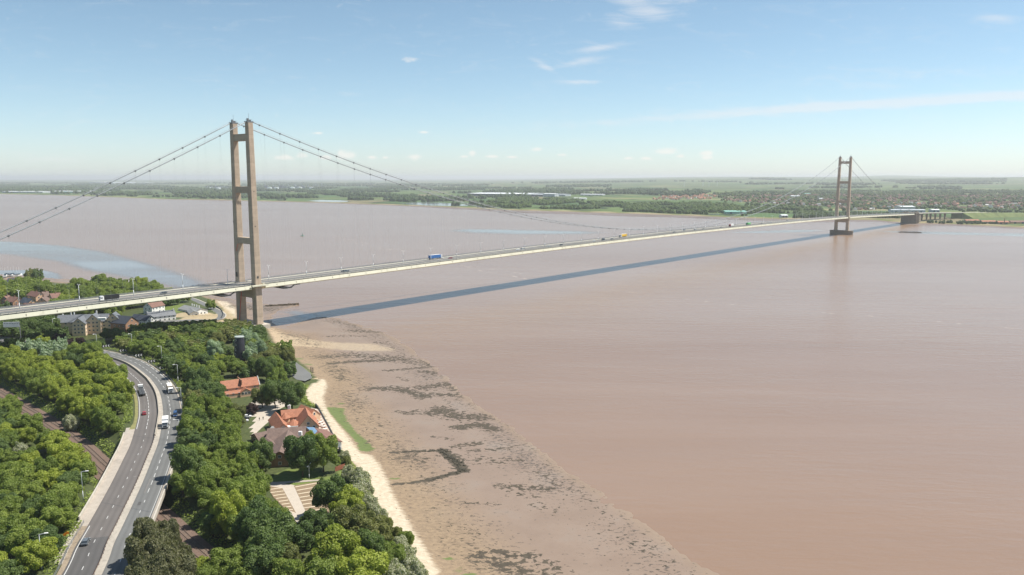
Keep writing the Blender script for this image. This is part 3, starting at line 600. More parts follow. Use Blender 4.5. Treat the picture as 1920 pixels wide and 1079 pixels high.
# deck
DK = empty('deck'); DK.parent = BR
TA, TB = -300, 1940
def half(side=1, near=False):
    return [(9.6,.0),(11.4,.0),(14.15,-.35),(14.35,-1.0),(14.2,-3.3),(9.2,-4.6)]
def deckseg(t0, t1, prof, mat, name, par=DK, n=None):
    mb = MB(); ts = np.linspace(t0, t1, n or max(2, int((t1-t0)/18)+1)); rings = [[L_(t, o, deckz(t)+z) for o, z in prof] for t in ts]; mb.loft(rings); return part(mb, name, mat, par)
full = [(-11.4,-.12),(11.4,-.12),(13.9,-.42),(14.05,-.9),(14.75,-3.1),(14.3,-3.6),(9.2,-4.6),(-9.2,-4.6),(-14.3,-3.6),(-14.75,-3.1),(-14.05,-.9),(-13.9,-.42)]
narrow = [(-8.4,-.12),(8.4,-.12),(8.4,-3.6),(-8.4,-3.6)]
for a, b_ in ((TA,-6),(6,1404),(1416,TB)): deckseg(a, b_, full, M['deck'], 'box_girder')
for t0 in (0,1410):
    deckseg(t0-6, t0+6, narrow, M['deck'], 'box_girder')
    for s in (1,-1): deckseg(t0-7, t0+7, [(s*14.9,-.3),(s*17.4,-.3),(s*17.4,-1.3),(s*14.9,-1.3)][::s], M['deck'], 'walkway')
def flat(t0, t1, o0, o1, dz, mat, name, par=DK):
    mb = MB(); ts = np.linspace(t0, t1, max(2, int((t1-t0)/18)+1)); n = len(ts)
    mb.add([L_(t, o0, deckz(t)+dz) for t in ts]+[L_(t, o1, deckz(t)+dz) for t in ts], [(i,i+1,n+i+1,n+i) for i in range(n-1)]); return part(mb, name, mat, par)
for s in (1,-1):
    flat(TA, TB, s*1.1, s*8.3, .0, M['deckroad'], 'carriageway'); flat(TA, TB, s*8.3, s*8.38 if 0 else s*8.4, .01, M['conc'], 'verge')
    for a, b_ in ((TA,-6.5),(6.5,1403.5),(1416.5,TB)): flat(a, b_, s*11.6, s*14.0, -.12 if 0 else .0, M['conc'], 'footway')
flat(TA, TB, -1.1, 1.1, .06, M['verge'], 'central_reserve')
mb = MB()
for s in (1,-1):
    for t in np.arange(TA+5, TB, 9): mb.add([L_(t,s*4.6,deckz(t)+.012),L_(t+3,s*4.6,deckz(t)+.012),L_(t+3,s*4.8,deckz(t)+.012),L_(t,s*4.8,deckz(t)+.012)],[(0,1,2,3)])
    for t in np.arange(TA+5, TB-10, 18):
        for o in (1.5,8.0): mb.add([L_(t,s*o,deckz(t)+.012),L_(t+18,s*o,deckz(t+18)+.012),L_(t+18,s*(o+.15),deckz(t+18)+.012),L_(t,s*(o+.15),deckz(t)+.012)],[(0,1,2,3)])
part(mb, 'lane_markings', M['marking'], DK)
for s, o, nm in ((1,8.9,'safety_fence'),(-1,8.9,'safety_fence'),(1,0,'safety_fence')):
    for hh in (.55,.95):
        mb = MB(); ts = np.arange(TA, TB+1, 18.); oo = s*o if o else 0
        mb.loft([[L_(t, oo-.05, deckz(t)+hh), L_(t, oo+.05, deckz(t)+hh), L_(t, oo+.05, deckz(t)+hh+.16), L_(t, oo-.05, deckz(t)+hh+.16)] for t in ts]); part(mb, nm, M['steel'], DK)
for s in (1,-1):
    mb = MB(); ts = np.arange(TA, TB+1, 18.)
    for hh, w in ((1.15,.09),(.75,.05),(.35,.05)):
        for a, b_ in ((TA,-6),(6,1404),(1416,TB)):
            q_ = [t for t in np.concatenate([[a], ts[(ts > a)&(ts < b_)], [b_]])]
            mb.loft([[L_(t, s*14.1-w, deckz(t)+hh-.3), L_(t, s*14.1+w, deckz(t)+hh-.3), L_(t, s*14.1+w, deckz(t)+hh-.12), L_(t, s*14.1-w, deckz(t)+hh-.12)] for t in q_])
    part(mb, 'parapet_rail', M['steel'], DK)
pm = MB(); pm.box((0,0,.5),(.28,.28,1.3)); pmesh = pm.mesh('parapet_post', M['dark'])
for s in (1,-1):
    rest = MB(); c = 0
    for t in np.arange(TA+9, TB, 4.5):
        big = abs(((t-9) % 18)) < .1; near = t < 430
        if near and c < 100 and big: o = link('parapet_post', pmesh, DK, L_(t, s*14.1, deckz(t))); o.scale = (1.5,1.5,1.15); c += 1
        elif abs(abs(t % 1410)) > 6: rest.box(L_(t, s*14.1, deckz(t)+.35),(.16,.16,1.0))
    tag(part(rest, 'parapet_post', M['dark'], DK), kind='stuff')
# panel joints on the cream fascia
jn = 0; mb = MB()
for t in np.arange(TA+9, 1935, 18.1):
    if abs(t) > 8 and abs(t-1410) > 8:
        if t > -190 and jn < 100: m1 = MB(); m1.box(L_(t, 14.45, deckz(t)-2.1),(.16,.35,2.0)); part(m1, 'panel_joint', M['verge'], DK); jn += 1
        else: mb.box(L_(t, 14.45, deckz(t)-2.1),(.16,.35,2.0))
tag(part(mb, 'panel_joint', M['verge'], DK), kind='stuff')
# maintenance gantries slung under the deck on both sides of the near tower
for tg_ in (-27, 27):
    mb = MB()
    pts = [L_(tg_+x, 13.8, deckz(tg_)-4.4+z) for x, z in ((-8,.8),(-6,-.6),(-2,-1.5),(3,-1.2),(6,.4),(9,1.2))]
    for i_ in range(len(pts)-1): mb.bar(pts[i_], pts[i_+1], .55, 6)
    pts2 = [(p[0],-p[1],p[2]) for p in pts]
    for i_ in range(len(pts)-1): mb.bar(pts2[i_], pts2[i_+1], .45, 6)
    mb.box(L_(tg_, 0, deckz(tg_)-6.1),(8,27,.5)); mb.box(L_(tg_+9.5, 14.2, deckz(tg_)-3.2),(3.5,.6,1.8)); part(mb, 'maintenance_gantry', M['dark'], DK)
# main cables
LOW = deckz(705)+5.2
def cz(t):
    if t < 0: f = (t+290)/290; return deckz(-290)+1+(TOPZ+1.6-deckz(-290)-1)*f-4*5.2*f*(1-f)
    if t <= 1410: return LOW+(TOPZ+1.6-LOW)*((t-705)/705)**2
    f = (1950-t)/540; z0 = 30.0; return z0+(TOPZ+1.6-z0)*f-4*17*f*(1-f)
ts_all = list(np.arange(-290+12, -8, 18.1))+list(9+18.1*np.arange(0, 77.9))+list(np.arange(1410+9+9, 1950-20, 18.1))
cm = MB(); cm.bar((-.6,0,0),(.6,0,0),.5,8); cm.box((0,0,-.6),(.5,.22,.9)); cmesh = cm.mesh('cable_clamp', M['clamp'])
hanger_n = 0; hrest = MB()
for s in (1,-1):
    mb = MB()
    for a, b_, n in ((-290,0,24),(0,1410,110),(1410,1950,40)):
        mb.tube([L_(t, s*10.95, cz(t)) for t in np.linspace(a, b_, n)], .34, 8)
    ca = part(mb, 'main_cable', M['cable'], BR, True)
    mb = MB()
    for a, b_ in ((-285,-3),(3,1407),(1413,1945)):
        for e in (-.45,.45): mb.tube([L_(t, s*10.95+e, cz(t)+1.25) for t in np.linspace(a, b_, 40 if b_-a < 900 else 110)], .035, 4)
    part(mb, 'hand_rope', M['hanger'], ca)
    rest = MB(); c = 0
    for t in ts_all:
        z = cz(t); sl = math.atan2(cz(t+1)-cz(t-1), 2)
        if c < 100:
            o = link('cable_clamp', cmesh, ca, L_(t, s*10.95, z)); o.rotation_euler = (0,-sl,0); c += 1
        else: rest.box(L_(t, s*10.95, z),(1.5,1.2,1.4))
    if rest.f: tag(part(rest, 'cable_clamp', M['clamp'], ca), kind='stuff')
    for t in ts_all:
        z = cz(t)-.9
        for e in (-4.5,4.5):
            t2 = t+e
            if z-deckz(t2) < 2 or abs(t2) < 8 or abs(t2-1410) < 8: continue
            a, b_ = L_(t, s*10.95, z), L_(t2, s*11.3, deckz(t2))
            if t < 480 and hanger_n < 100: hm = MB(); hm.bar(a, b_, .024, 4); part(hm, 'hanger', M['hanger']); hanger_n += 1
            else: hrest.bar(a, b_, .024, 4, caps=False)
tag(part(hrest, 'hanger', M['hanger']), kind='stuff')
# far anchorage and approach viaduct
mb = MB(); mb.loft([[(1935,-19,-1),(1962,-19,-1),(1962,19,-1),(1935,19,-1)],[(1935,-18,29),(1962,-18,29),(1962,18,29),(1935,18,29)]])
mb.loft([[(1962,-16,-1),(2000,-16,-1),(2000,16,-1),(1962,16,-1)],[(1962,-16,21),(2000,-14,20),(2000,14,20),(1962,16,21)]])
for k in range(9): mb.box((1937+k*3.0,-19.1,13),(.8,.5,28))
mb.box((1955,-13,30.6),(9,8,3.2)); mb.box((1952,10,30.2),(8,9,2.4)); part(mb, 'anchorage', M['pier'])
VD = empty('approach_viaduct', bp(0,0,0), BROT); tag(VD, 'low concrete approach viaduct on piers behind the far anchorage', 'viaduct')
def vz(t): return 26.0-.022*(t-1960)
def vloc(t): return (t, -(t-1960)**2*.00052, 0)   # gentle bend to the right
mb = MB(); mb.loft([[(vloc(t)[0],vloc(t)[1]-13,vz(t)-2.2),(vloc(t)[0],vloc(t)[1]+13,vz(t)-2.2),(vloc(t)[0],vloc(t)[1]+14,vz(t)),(vloc(t)[0],vloc(t)[1]-14,vz(t))] for t in np.arange(1962,2420,20)]); o = mb.build('deck', M['conc']); o.parent = VD
for t in range(2012, 2240, 58):
    for s in (-6,6):
        mb = MB(); mb.loft([[(t-1.3,vloc(t)[1]+s-1.2,0),(t+1.3,vloc(t)[1]+s-1.2,0),(t+1.3,vloc(t)[1]+s+1.2,0),(t-1.3,vloc(t)[1]+s+1.2,0)],[(t-1.3,vloc(t)[1]+s-3,vz(t)-2.2),(t+1.3,vloc(t)[1]+s-3,vz(t)-2.2),(t+1.3,vloc(t)[1]+s+3,vz(t)-2.2),(t-1.3,vloc(t)[1]+s+3,vz(t)-2.2)]]); o = mb.build('pier', M['pier']); o.parent = VD
mb = MB(); mb.loft([[(t,vloc(t)[1]-w,0),(t,vloc(t)[1]+w,0),(t,vloc(t)[1]+14,vz(t)-.3),(t,vloc(t)[1]-14,vz(t)-.3)] for t, w in ((2262,15),(2290,34),(2400,34),(2600,34))]); o = mb.build('embankment', simple('grass bank', (.13,.16,.05), .95, .3, .05)); o.location = bp(0,0,0); o.rotation_euler = (0,0,BROT); tag(o, kind='structure')
# street lamps on the bridge
def lamp_proto(h, arms, rz_=0, name='street_lamp', r0=.16):
    mb = MB(); mb.bar((0,0,0),(0,0,h*.35),r0,8,r0*.85); mb.bar((0,0,h*.35),(0,0,h),r0*.8,8,r0*.45); me1 = mb.mesh('pole', M['lampmetal'], True)
    mb = MB()
    for s in arms: mb.bar((0,0,h-.1),(0,s*1.4,h+.15),.07,6); 
    me2 = mb.mesh('arm', M['lampmetal']); mb = MB()
    for s in arms: mb.box((0,s*1.75,h+.15),(.42,1.1,.20),0,0,.8)
    me3 = mb.mesh('lamp_head', M['white']); return me1, me2, me3
def put_lamp(protos, loc, rz, label, group):
    t = empty('street_lamp', loc, rz); tag(t, label, 'street lamp', group)
    for nm, me in zip(('pole','arm','lamp_head'), protos): link(nm, me, t)
LP = lamp_proto(12.0, (1,-1), r0=.26); k = -5; near_n = 0; far_n = 0
for k in range(-7, 51):
    t = 18.6+36.35*k
    if abs(t-1410) < 10: continue
    if t < 0: lab = 'white double headed lamp on the bridge, %s from the near tower towards the left' % ORD[-k-1]
    elif k < 20: lab = 'white double headed lamp on the bridge, %s beyond the near tower going right' % ORD[k]
    elif k < 38: lab = 'white double headed lamp on the bridge, %s from the far tower coming back' % ORD[37-k if 37-k < 20 else 19]
    else: lab = 'white double headed lamp on the bridge, %s past the far tower' % ORD[k-38]
    put_lamp(LP, bp(t, 0, deckz(t)+.1), BROT, lab, 'street lamps along the suspension bridge')
# ================================================================== VEHICLES
def car_protos(kind='hatch'):
    ln, w = (4.4, 1.8) if kind != 'van' else (5.2, 2.0)
    xs_ = [-.5,-.47,-.2,.28,.46,.5]; mb = MB(); rings = []
    for fx, zb, zt, ww in ((-.5,.35,.72,.86),(-.46,.28,.92,.97),(-.2,.26,.95,1.0),(.2,.26,.92,1.0),(.44,.28,.78,.96),(.5,.36,.62,.84)):
        x = fx*ln; h = w/2*ww; rings.append([(x,-h*.92,zb),(x,h*.92,zb),(x,h,(zb+zt)/2),(x,h*.94,zt),(x,-h*.94,zt),(x,-h,(zb+zt)/2)])
    mb.loft(rings); body = mb
    top = MB(); gl = MB(); rh = 1.42 if kind != 'van' else 1.95
    prof = [(-.44,-.36),(.24,.08)] if kind != 'van' else [(-.49,-.47),(.36,.26)]
    (xb0,xb1),(xf0,xf1) = prof; z0 = .9; hw = w/2*.92; tw_ = w/2*.74
    gl.add([(xb0*ln,-hw,z0),(xf0*ln,-hw,z0),(xf0*ln,hw,z0),(xb0*ln,hw,z0),(xb1*ln,-tw_,rh-.06),(xf1*ln,-tw_,rh-.06),(xf1*ln,tw_,rh-.06),(xb1*ln,tw_,rh-.06)], [(0,1,5,4),(1,2,6,5),(2,3,7,6),(3,0,4,7),(4,5,6,7)])
    top.loft([[(xb1*ln-.05,-tw_-.03,rh-.07),(xf1*ln+.05,-tw_-.03,rh-.07),(xf1*ln+.05,tw_+.03,rh-.07),(xb1*ln-.05,tw_+.03,rh-.07)],[(xb1*ln+.1,-tw_*.9,rh),(xf1*ln-.1,-tw_*.9,rh),(xf1*ln-.1,tw_*.9,rh),(xb1*ln+.1,tw_*.9,rh)]])
    wh = MB(); wh.bar((0,-.11,0),(0,.11,0),.33,12); wm = wh.mesh('wheel', M['rubber']); hb = MB(); hb.bar((0,-.125,0),(0,.125,0),.18,8); hm = hb.mesh('hub', M['lampmetal'])
    hl = MB(); hl.box((0,0,0),(.08,.32,.16)); hlm = hl.mesh('headlight', M['white'])
    return dict(body=body, top=top, gl=gl.mesh('window', M['glass']), wheel=wm, hub=hm, hl=hlm, ln=ln, w=w)
CARP = {k: car_protos(k) for k in ('hatch','van')}
PAINT = {n: carpaint(n+' paint', c) for n, c in dict(white=(.75,.75,.74), black=(.02,.02,.022), grey=(.10,.115,.13), red=(.30,.02,.025), blue=(.02,.06,.16), silver=(.45,.47,.48), yellow=(.75,.45,.02), green=(.10,.42,.12)).items()}
_cm = {}
def car(loc, rz, colour, label, group=None, kind='hatch', sc=1.0):
    P = CARP[kind]; key = (kind, colour)
    if key not in _cm: _cm[key] = (P['body'].mesh('body', PAINT[colour]), P['top'].mesh('roof', PAINT[colour]))
    t = empty('car' if kind == 'hatch' else 'van', loc, rz); t.scale = (sc,sc,sc); tag(t, label, 'car' if kind == 'hatch' else 'van', group)
    link('body', _cm[key][0], t); link('roof', _cm[key][1], t); link('window', P['gl'], t)
    for a in (-.31,.31):
        for b_ in (-1,1): w = link('wheel', P['wheel'], t, (a*P['ln'], b_*(P['w']/2-.1), .33)); link('hub', P['hub'], w)
    for b_ in (-1,1): link('headlight', P['hl'], t, (P['ln']/2-.03, b_*.62, .62))
    return t
def wheels(t, xs_, w, r=.5):
    if 'lw' not in _cm:
        a = MB(); a.bar((0,-.16,0),(0,.16,0),r,12); b_ = MB(); b_.bar((0,-.175,0),(0,.175,0),r*.5,8); _cm['lw'] = (a.mesh('wheel', M['rubber']), b_.mesh('hub', M['lampmetal']))
    for x in xs_:
        for s in (-1,1): o = link('wheel', _cm['lw'][0], t, (x, s*(w/2-.18), r)); link('hub', _cm['lw'][1], o)
def lorry(loc, rz, label, cab='white', box=None, blen=12.5, style='artic', group=None, sc=1.0):
    t = empty('lorry', loc, rz); t.scale = (sc,sc,sc); tag(t, label, 'lorry', group); L2 = (blen+2.6)/2; w = 2.5
    cb = MB(); x1 = L2; x0 = L2-2.3; cb.loft([[(x,-w/2*.98,.6),(x,w/2*.98,.6),(x,w/2*k,zt),(x,-w/2*k,zt)] for x, zt, k in ((x0,3.3,.94),(x1-1.0,3.45,.94),(x1-.35,2.95,.95),(x1-.06,2.1,.98),(x1,1.0,.98))]); c = cb.build('cab', PAINT[cab]); c.parent = t
    g = MB(); g.add([(x1-.30,-w/2*.86,2.85),(x1-.30,w/2*.86,2.85),(x1+.03,w/2*.88,2.0),(x1+.03,-w/2*.88,2.0)],[(0,1,2,3)]); 
    for s in (-1,1): g.box((x1-1.0, s*(w/2*.985), 2.25),(1.0,.06,.75))
    o = g.build('windscreen', M['glass']); o.parent = c
    gb = MB(); gb.box((x1+.02,0,1.25),(.08,1.5,.6)); gb.box((x1+.04,0,.62),(.12,2.3,.25)); o = gb.build('grille', M['dark']); o.parent = c
    for s in (-1,1):
        mbm = MB(); mbm.box((x1-.1, s*1.42, 2.2),(.12,.2,.55)); o = mbm.build('mirror', M['dark']); o.parent = c
    ch = MB(); ch.box((-.6,0,.95),(blen+1.5,.95,.3)); o = ch.build('chassis', M['dark']); o.parent = t
    xb0, xb1 = -L2, L2-2.75
    if style in ('artic','rigid'):
        b_ = MB(); b_.box(((xb0+xb1)/2,0,2.5),(xb1-xb0,w+.04,2.75)); o = b_.build('trailer_body', box if not isinstance(box,str) else PAINT[box]); o.parent = t
        b2 = MB(); b2.box(((xb0+xb1)/2,0,3.9),(xb1-xb0-.1,w-.1,.06)); o2 = b2.build('roof_panel', M['white'] if box != 'tan' else M['vergegrit']); o2.parent = o
        b3 = MB(); b3.box(((xb0+xb1)/2,0,1.12),(xb1-xb0,w,.1)); o3 = b3.build('side_rail', M['steel']); o3.parent = o
    elif style == 'tipper':
        b_ = MB(); a, c2 = xb0, xb1; n = 9
        b_.box(((a+c2)/2,0,1.35),(c2-a,2.3,.15))
        for s in (-1,1):
            b_.box(((a+c2)/2,s*1.22,2.4),(c2-a,.08,2.0)); b_.box(((a+c2)/2,s*1.25,3.42),(c2-a,.14,.12))
            for k in range(n): b_.box((a+(c2-a)*(k+.5)/n,s*1.29,2.4),(.14,.08,2.0))
        b_.box((a,0,2.4),(.08,2.4,2.0)); b_.box((c2,0,2.4),(.08,2.4,2.0)); b_.box(((a+c2)/2,0,2.9),(c2-a-.1,2.36,.1)); o = b_.build('tipper_body', box if not isinstance(box,str) else PAINT[box]); o.parent = t
    elif style == 'flat':
        b_ = MB()
        for s in (-1,1): b_.box(((xb0+xb1)/2,s*1.05,1.3),(xb1-xb0,.16,.22))
        for k in range(10): b_.box((xb0+(xb1-xb0)*(k+.5)/10,0,1.42),(.16,2.45,.12))
        for s in (-1,1): b_.box((xb0+(xb1-xb0)*.5,s*.45,1.4),(xb1-xb0,.1,.1))
        b_.box((xb1,0,1.9),(.12,2.4,1.0)); o = b_.build('flatbed_frame', M['steel']); o.parent = t
        b_ = MB(); b_.box(((xb0+xb1)/2,0,1.2),(xb1-xb0-.3,1.8,.05)); o = b_.build('deck_mesh', M['dark']); o.parent = t
    wheels(t, [L2-1.3, L2-4.6, -L2+1.2, -L2+2.5, -L2+3.8] if blen > 8 else [L2-1.3, -L2+1.6], 2.5); return t
def roadrz(px, py, away):
    i_ = int(np.argmin(np.hypot(*(ROAD-np.array(at(px,py,10)[:2])).T))); d = ROAD[min(i_+1,len(ROAD)-1)]-ROAD[i_-1]; return math.atan2(d[1], d[0])+(0 if away else math.pi)
def onroad(px, py, o):   # snap to a lane centre
    p = np.array(at(px,py,10)[:2]); i_ = int(np.argmin(np.hypot(*(ROAD-p).T))); d = ROAD[min(i_+1,len(ROAD)-1)]-ROAD[i_-1]; d /= np.linalg.norm(d); r_ = ROAD[i_]+d*float((p-ROAD[i_])@d)+np.array([d[1],-d[0]])*o; return (r_[0], r_[1], 10.004)
G = 'traffic on the dual carriageway'
lorry(onroad(264,738,-6.3), roadrz(264,738,True), 'white cab lorry pulling an empty skeletal flatbed trailer round the bend', 'white', None, 11.5, 'flat', G)
M['tanroof'] = simple('dusty tan box body', (.42,.34,.24), .7, .1)
lorry(onroad(319,735,6.9), roadrz(319,735,False), 'tan topped box lorry with white cab on the outer lane of the bend', 'white', M['tanroof'], 8.0, 'rigid', G, .95)
lorry(onroad(311,800,3.6), roadrz(311,800,False), 'white lorry with pale blue roof heading towards the camera below the bend', 'white', 'white', 5.5, 'rigid', G)
car(onroad(272,777,-6.2), roadrz(272,777,True), 'red', 'dark red car in the left hand carriageway below the bend', G)
car(onroad(327,780,7.3), roadrz(327,780,False), 'blue', 'dark blue van in tree shade beside the right edge of the road', G, 'van')
car(onroad(161,1019,-6.4), roadrz(161,1019,True), 'grey', 'dark grey car nearest the camera on the left hand carriageway', G, sc=1.08)
def ondeck(px, o): t = tof(px, o); return bp(t, o, deckz(t)+.015)
GB = 'traffic crossing the suspension bridge'
M['bluecurtain'] = simple('blue curtain side', (.03,.13,.36), .55, .12, .5)
lorry(ondeck(817,-5.2), BROT, 'long blue curtain sided lorry with white cab on the bridge deck', 'white', M['bluecurtain'], 13.0, 'artic', GB, 1.12)
lorry(ondeck(205,6.2), BROT+math.pi, 'dark tipper lorry with white cab crossing the bridge at the left', 'white', 'black', 9.5, 'tipper', GB, 1.05)
lorry(ondeck(1168,-3.4), BROT+math.pi, 'bright yellow lorry with white cab near the middle of the bridge', 'white', 'yellow', 11, 'artic', GB, 1.1)
lorry(ondeck(1403,5.5), BROT+math.pi, 'green lorry on the bridge deck approaching the far tower', 'green', 'green', 9, 'artic', GB, 1.1)
lorry(ondeck(1371,5.5), BROT+math.pi, 'red and white lorry following behind the green lorry', 'red', 'white', 9, 'artic', GB, 1.1)
for px, o, c, k, lab in ((307,6.2,'black','hatch','black car on the bridge between tipper lorry and near tower'),(645,4.0,'black','hatch','black car on the bridge just right of the near tower'),(650,6.8,'grey','hatch','dark grey car beside black car right of the near tower'),
  (844,5.8,'red','hatch','small red car on the bridge just beyond the blue lorry'),(971,4.2,'white','hatch','white car on the bridge halfway between blue and yellow lorries'),(979,6.2,'white','van','white van beside a white car left of the yellow lorry'),(1028,6.2,'silver','hatch','silver car on the bridge followed by a black car'),(1052,6.2,'black','hatch','black car on the bridge left of the yellow lorry'),
  (1114,6.2,'white','hatch','white car on the bridge short of two dark cars'),(1131,3.5,'black','van','dark van just left of the yellow lorry'),(1147,6.2,'grey','hatch','grey car right beside the cab of the yellow lorry'),
  (1264,6.2,'black','hatch','black car on the deck right of the yellow lorry'),(1283,-4,'grey','hatch','grey car on far lanes right of the yellow lorry'),(1303,6.2,'white','van','white van on the bridge between yellow and red lorries'),(1318,4,'black','hatch','black car behind the white van before the red lorry'),(1352,6.2,'grey','hatch','dark grey car just in front of the red lorry'),
  (1428,6.2,'black','hatch','black car right of the green lorry'),(1444,6.2,'silver','hatch','silver car second right of the green lorry'),(1476,6.2,'white','van','white van midway between green lorry and far tower'),(1500,6.2,'white','hatch','white car on the bridge just before the far tower'),(1540,6.2,'silver','hatch','silver car at the foot of the far tower')):
    car(ondeck(px, o), BROT+(math.pi if o > 0 else 0), c, lab, GB, k, 1.15)
# ================================================================== BUILDINGS
wf_ = MB(); wf_.box((0,0,0),(1.0,.10,1.0)); WFM = wf_.mesh('window', M['white']); wp_ = MB(); wp_.box((-.22,-.035,0),(.38,.1,.82)); wp_.box((.22,-.035,0),(.38,.1,.82)); WPM = wp_.mesh('pane', M['glass'])
def child(o, par):
    o.parent = par; o.matrix_parent_inverse = Matrix.Translation(-par.location); return o
def window(par, x, y, z, rz, w=1.3, h=1.3):
    o = link('window', WFM, None, (x,y,z), rz); o.scale = (w,1,h); child(o, par); link('pane', WPM, o); return o
def gable(par, A, Bp, w, z0, ze, zr, wm, rm, over=.45, win=None, hip=0.0, names=('wall','roof')):
    A = Vector((A[0],A[1],0)); Bp = Vector((Bp[0],Bp[1],0)); d = (Bp-A).normalized(); n = Vector((d.y,-d.x,0)); h = w/2
    mb = MB(); c = [A-n*h, Bp-n*h, Bp+n*h, A+n*h]; vs = [(p.x,p.y,z0-1.5) for p in c]+[(p.x,p.y,ze) for p in c]
    if hip: mb.add(vs, [(0,1,5,4),(1,2,6,5),(2,3,7,6),(3,0,4,7),(4,5,6,7)])
    else: mb.add(vs+[(A.x,A.y,zr-.05),(Bp.x,Bp.y,zr-.05)], [(0,1,5,4),(1,2,6,9,5),(2,3,7,6),(3,0,4,8,7)])
    child(mb.build(names[0], wm), par)
    sl = (zr-ze)/h; mb = MB(); A2 = A-d*over; B2 = Bp+d*over; e = over*.9; th_ = .22
    ra, rb = A2+d*hip, B2-d*hip
    for s in (-1,1):
        a0 = A2+n*s*(h+e); b0 = B2+n*s*(h+e); zz = ze-sl*e
        top = [(a0.x,a0.y,zz+th_),(b0.x,b0.y,zz+th_),(rb.x,rb.y,zr+th_),(ra.x,ra.y,zr+th_)]; bot = [(x,y,z-th_*1.3) for x,y,z in top]
        mb.add(top+bot, [(0,1,2,3),(7,6,5,4),(0,4,5,1),(1,5,6,2),(3,2,6,7),(0,3,7,4)])
    if hip:
        for X, Y in ((A2,ra),(B2,rb)):
            p0 = X+n*(h+e); p1 = X-n*(h+e); zz = ze-sl*e; mb.add([(p0.x,p0.y,zz+th_),(p1.x,p1.y,zz+th_),(Y.x,Y.y,zr+th_)], [(0,1,2)])
    child(mb.build(names[1], rm), par)
    if win:
        rows, sp = win; Ln = (Bp-A).length
        for s in (-1,1):
            nn = n*s; mid = (A+Bp)/2
            if nn.x*-mid.x+nn.y*-mid.y < 0: continue
            k = max(1, int(Ln/sp))
            for r_ in range(rows):
                z = z0+1.5+(ze-z0)*r_/rows
                for i_ in range(k): p = A+d*(Ln*(i_+.5)/k)+nn*(h+.03); window(par, p.x, p.y, z, math.atan2(nn.y,nn.x)+math.pi/2)
        for P, dd in ((A,-d),(Bp,d)):
            if dd.x*-P.x+dd.y*-P.y < 0 or hip: continue
            k = max(1, int(w/sp))
            for r_ in range(rows+(1 if zr-ze > 3 else 0)):
                z = z0+1.5+(ze-z0)*r_/rows; kk = k if r_ < rows else 1
                for i_ in range(kk): p = P+n*((i_+.5)/kk-.5)*(w*.8)+dd*.03; window(par, p.x, p.y, z, math.atan2(dd.y,dd.x)+math.pi/2)
def chimney(par, x, y, z, h=1.6, mat=None, s=.8):
    mb = MB(); mb.box((x,y,z+h/2),(s,s*.7,h)); mb.box((x,y,z+h),(s+.15,s*.7+.15,.15)); mb.bar((x-.15,y,z+h),(x-.15,y,z+h+.35),.11,6); mb.bar((x+.18,y,z+h),(x+.18,y,z+h+.35),.11,6); child(mb.build('chimney', mat or M['brick']), par)
def bld(px, py, z, name, label, cat='house', group=None):
    p = at(px, py, z); t = empty(name, p); tag(t, label, cat, group); return t
# apartment block below the deck
ap = bld(165,615,8,'apartment_building','long buff brick apartment block with four gables and grey slate roofs','building')
A0 = at(110,594.5,18.5); A1 = at(204,587.2,20.2); gable(ap, A0, A1, 13, 8, 15.2, 19.6, M['buff'], M['slate'], win=(3,4))
dn = Vector((A1.x-A0.x, A1.y-A0.y, 0)).normalized(); nn = Vector((dn.y,-dn.x,0))
if nn.y > 0: nn = -nn
for px, py, z, w, z0, dep, ze in ((126.5,600.6,16.2,6.5,7.5,8,13.2),(146,597.5,19,9,7,13,15),(173.4,590.6,20.6,10,7.5,9,16),(210.5,588.6,20.6,9.5,7.5,9,16)):
    f = at(px, py, z); gable(ap, f-nn*dep, f, w, z0, ze, z, M['buff'], M['slate'], win=(3,2.6))
gable(ap, at(205,584.3,21), at(247,596.5,17.5), 12, 7, 14, 18.5, M['brick'], M['dslate'], win=(2,4))
for px, py, z in ((139,588.5,19),(181,586.5,20.5),(118,592.5,18.5),(133,589.5,18.5)): p = at(px,py,z); chimney(ap, p.x, p.y, z-.6, 1.8, M['render'])
mb = MB(); p = at(191,598,17.5); mb.box((p.x,p.y,p.z),(5.5,2.2,1.6), math.atan2(dn.y,dn.x)); child(mb.build('dormer', M['render']), ap)
mb = MB(); p = at(176,617,9); mb.box((p.x,p.y,8.6),(2.4,1.2,3.4)); child(mb.build('door', M['wood']), ap)
# white terrace
tr = bld(300,597,6,'terraced_cottages','row of white terraced cottages with grey slate roofs','house')
gable(tr, at(275.5,587.0,13.2), at(326,581.8,13.2), 8.5, 5.5, 10.0, 13.4, M['render'], M['slate'], win=(2,3.2)); 
for px, py in ((276,585.6),(289,583.8),(325,580.5),(300,583.0)): p = at(px,py,14); chimney(tr, p.x, p.y, 12.8, 1.6, M['render'])
dc = bld(268,600,6,'cottage','white cottage with dark slate roof at left end of the terrace','house'); gable(dc, at(252,588.6,13), at(282,592.2,12.6), 8.5, 5.5, 9.4, 12.6, M['render'], M['dslate'], win=(2,3.5))
wh = bld(290,575,6,'house','tall white house with brown tiled roof behind the terrace','house'); gable(wh, at(276,567.5,16), at(300,563.0,16), 9.5, 6, 12, 16, M['render'], M['rbtile'], win=(2,3.5)); gable(wh, at(278,576.5,10.5), at(304,573,10.5), 7, 6, 9.6, 10.4, M['render'], M['gslate'], win=(1,3)); p = at(277,564,17); chimney(wh, p.x, p.y, 15.4, 2, M['render'])
pb = bld(365,585,5,'riverside_pub','low white riverside pub with weathered grey roof and white chimneys','building'); gable(pb, at(346,573.4,9.8), at(377,579.2,9.8), 12, 4.5, 7.8, 10.2, M['render'], M['gslate'], win=(1,3.5)); gable(pb, at(356,576,9.5), at(364,584.5,9), 7, 4.5, 7.4, 9.3, M['render'], M['gslate'], win=(1,3))
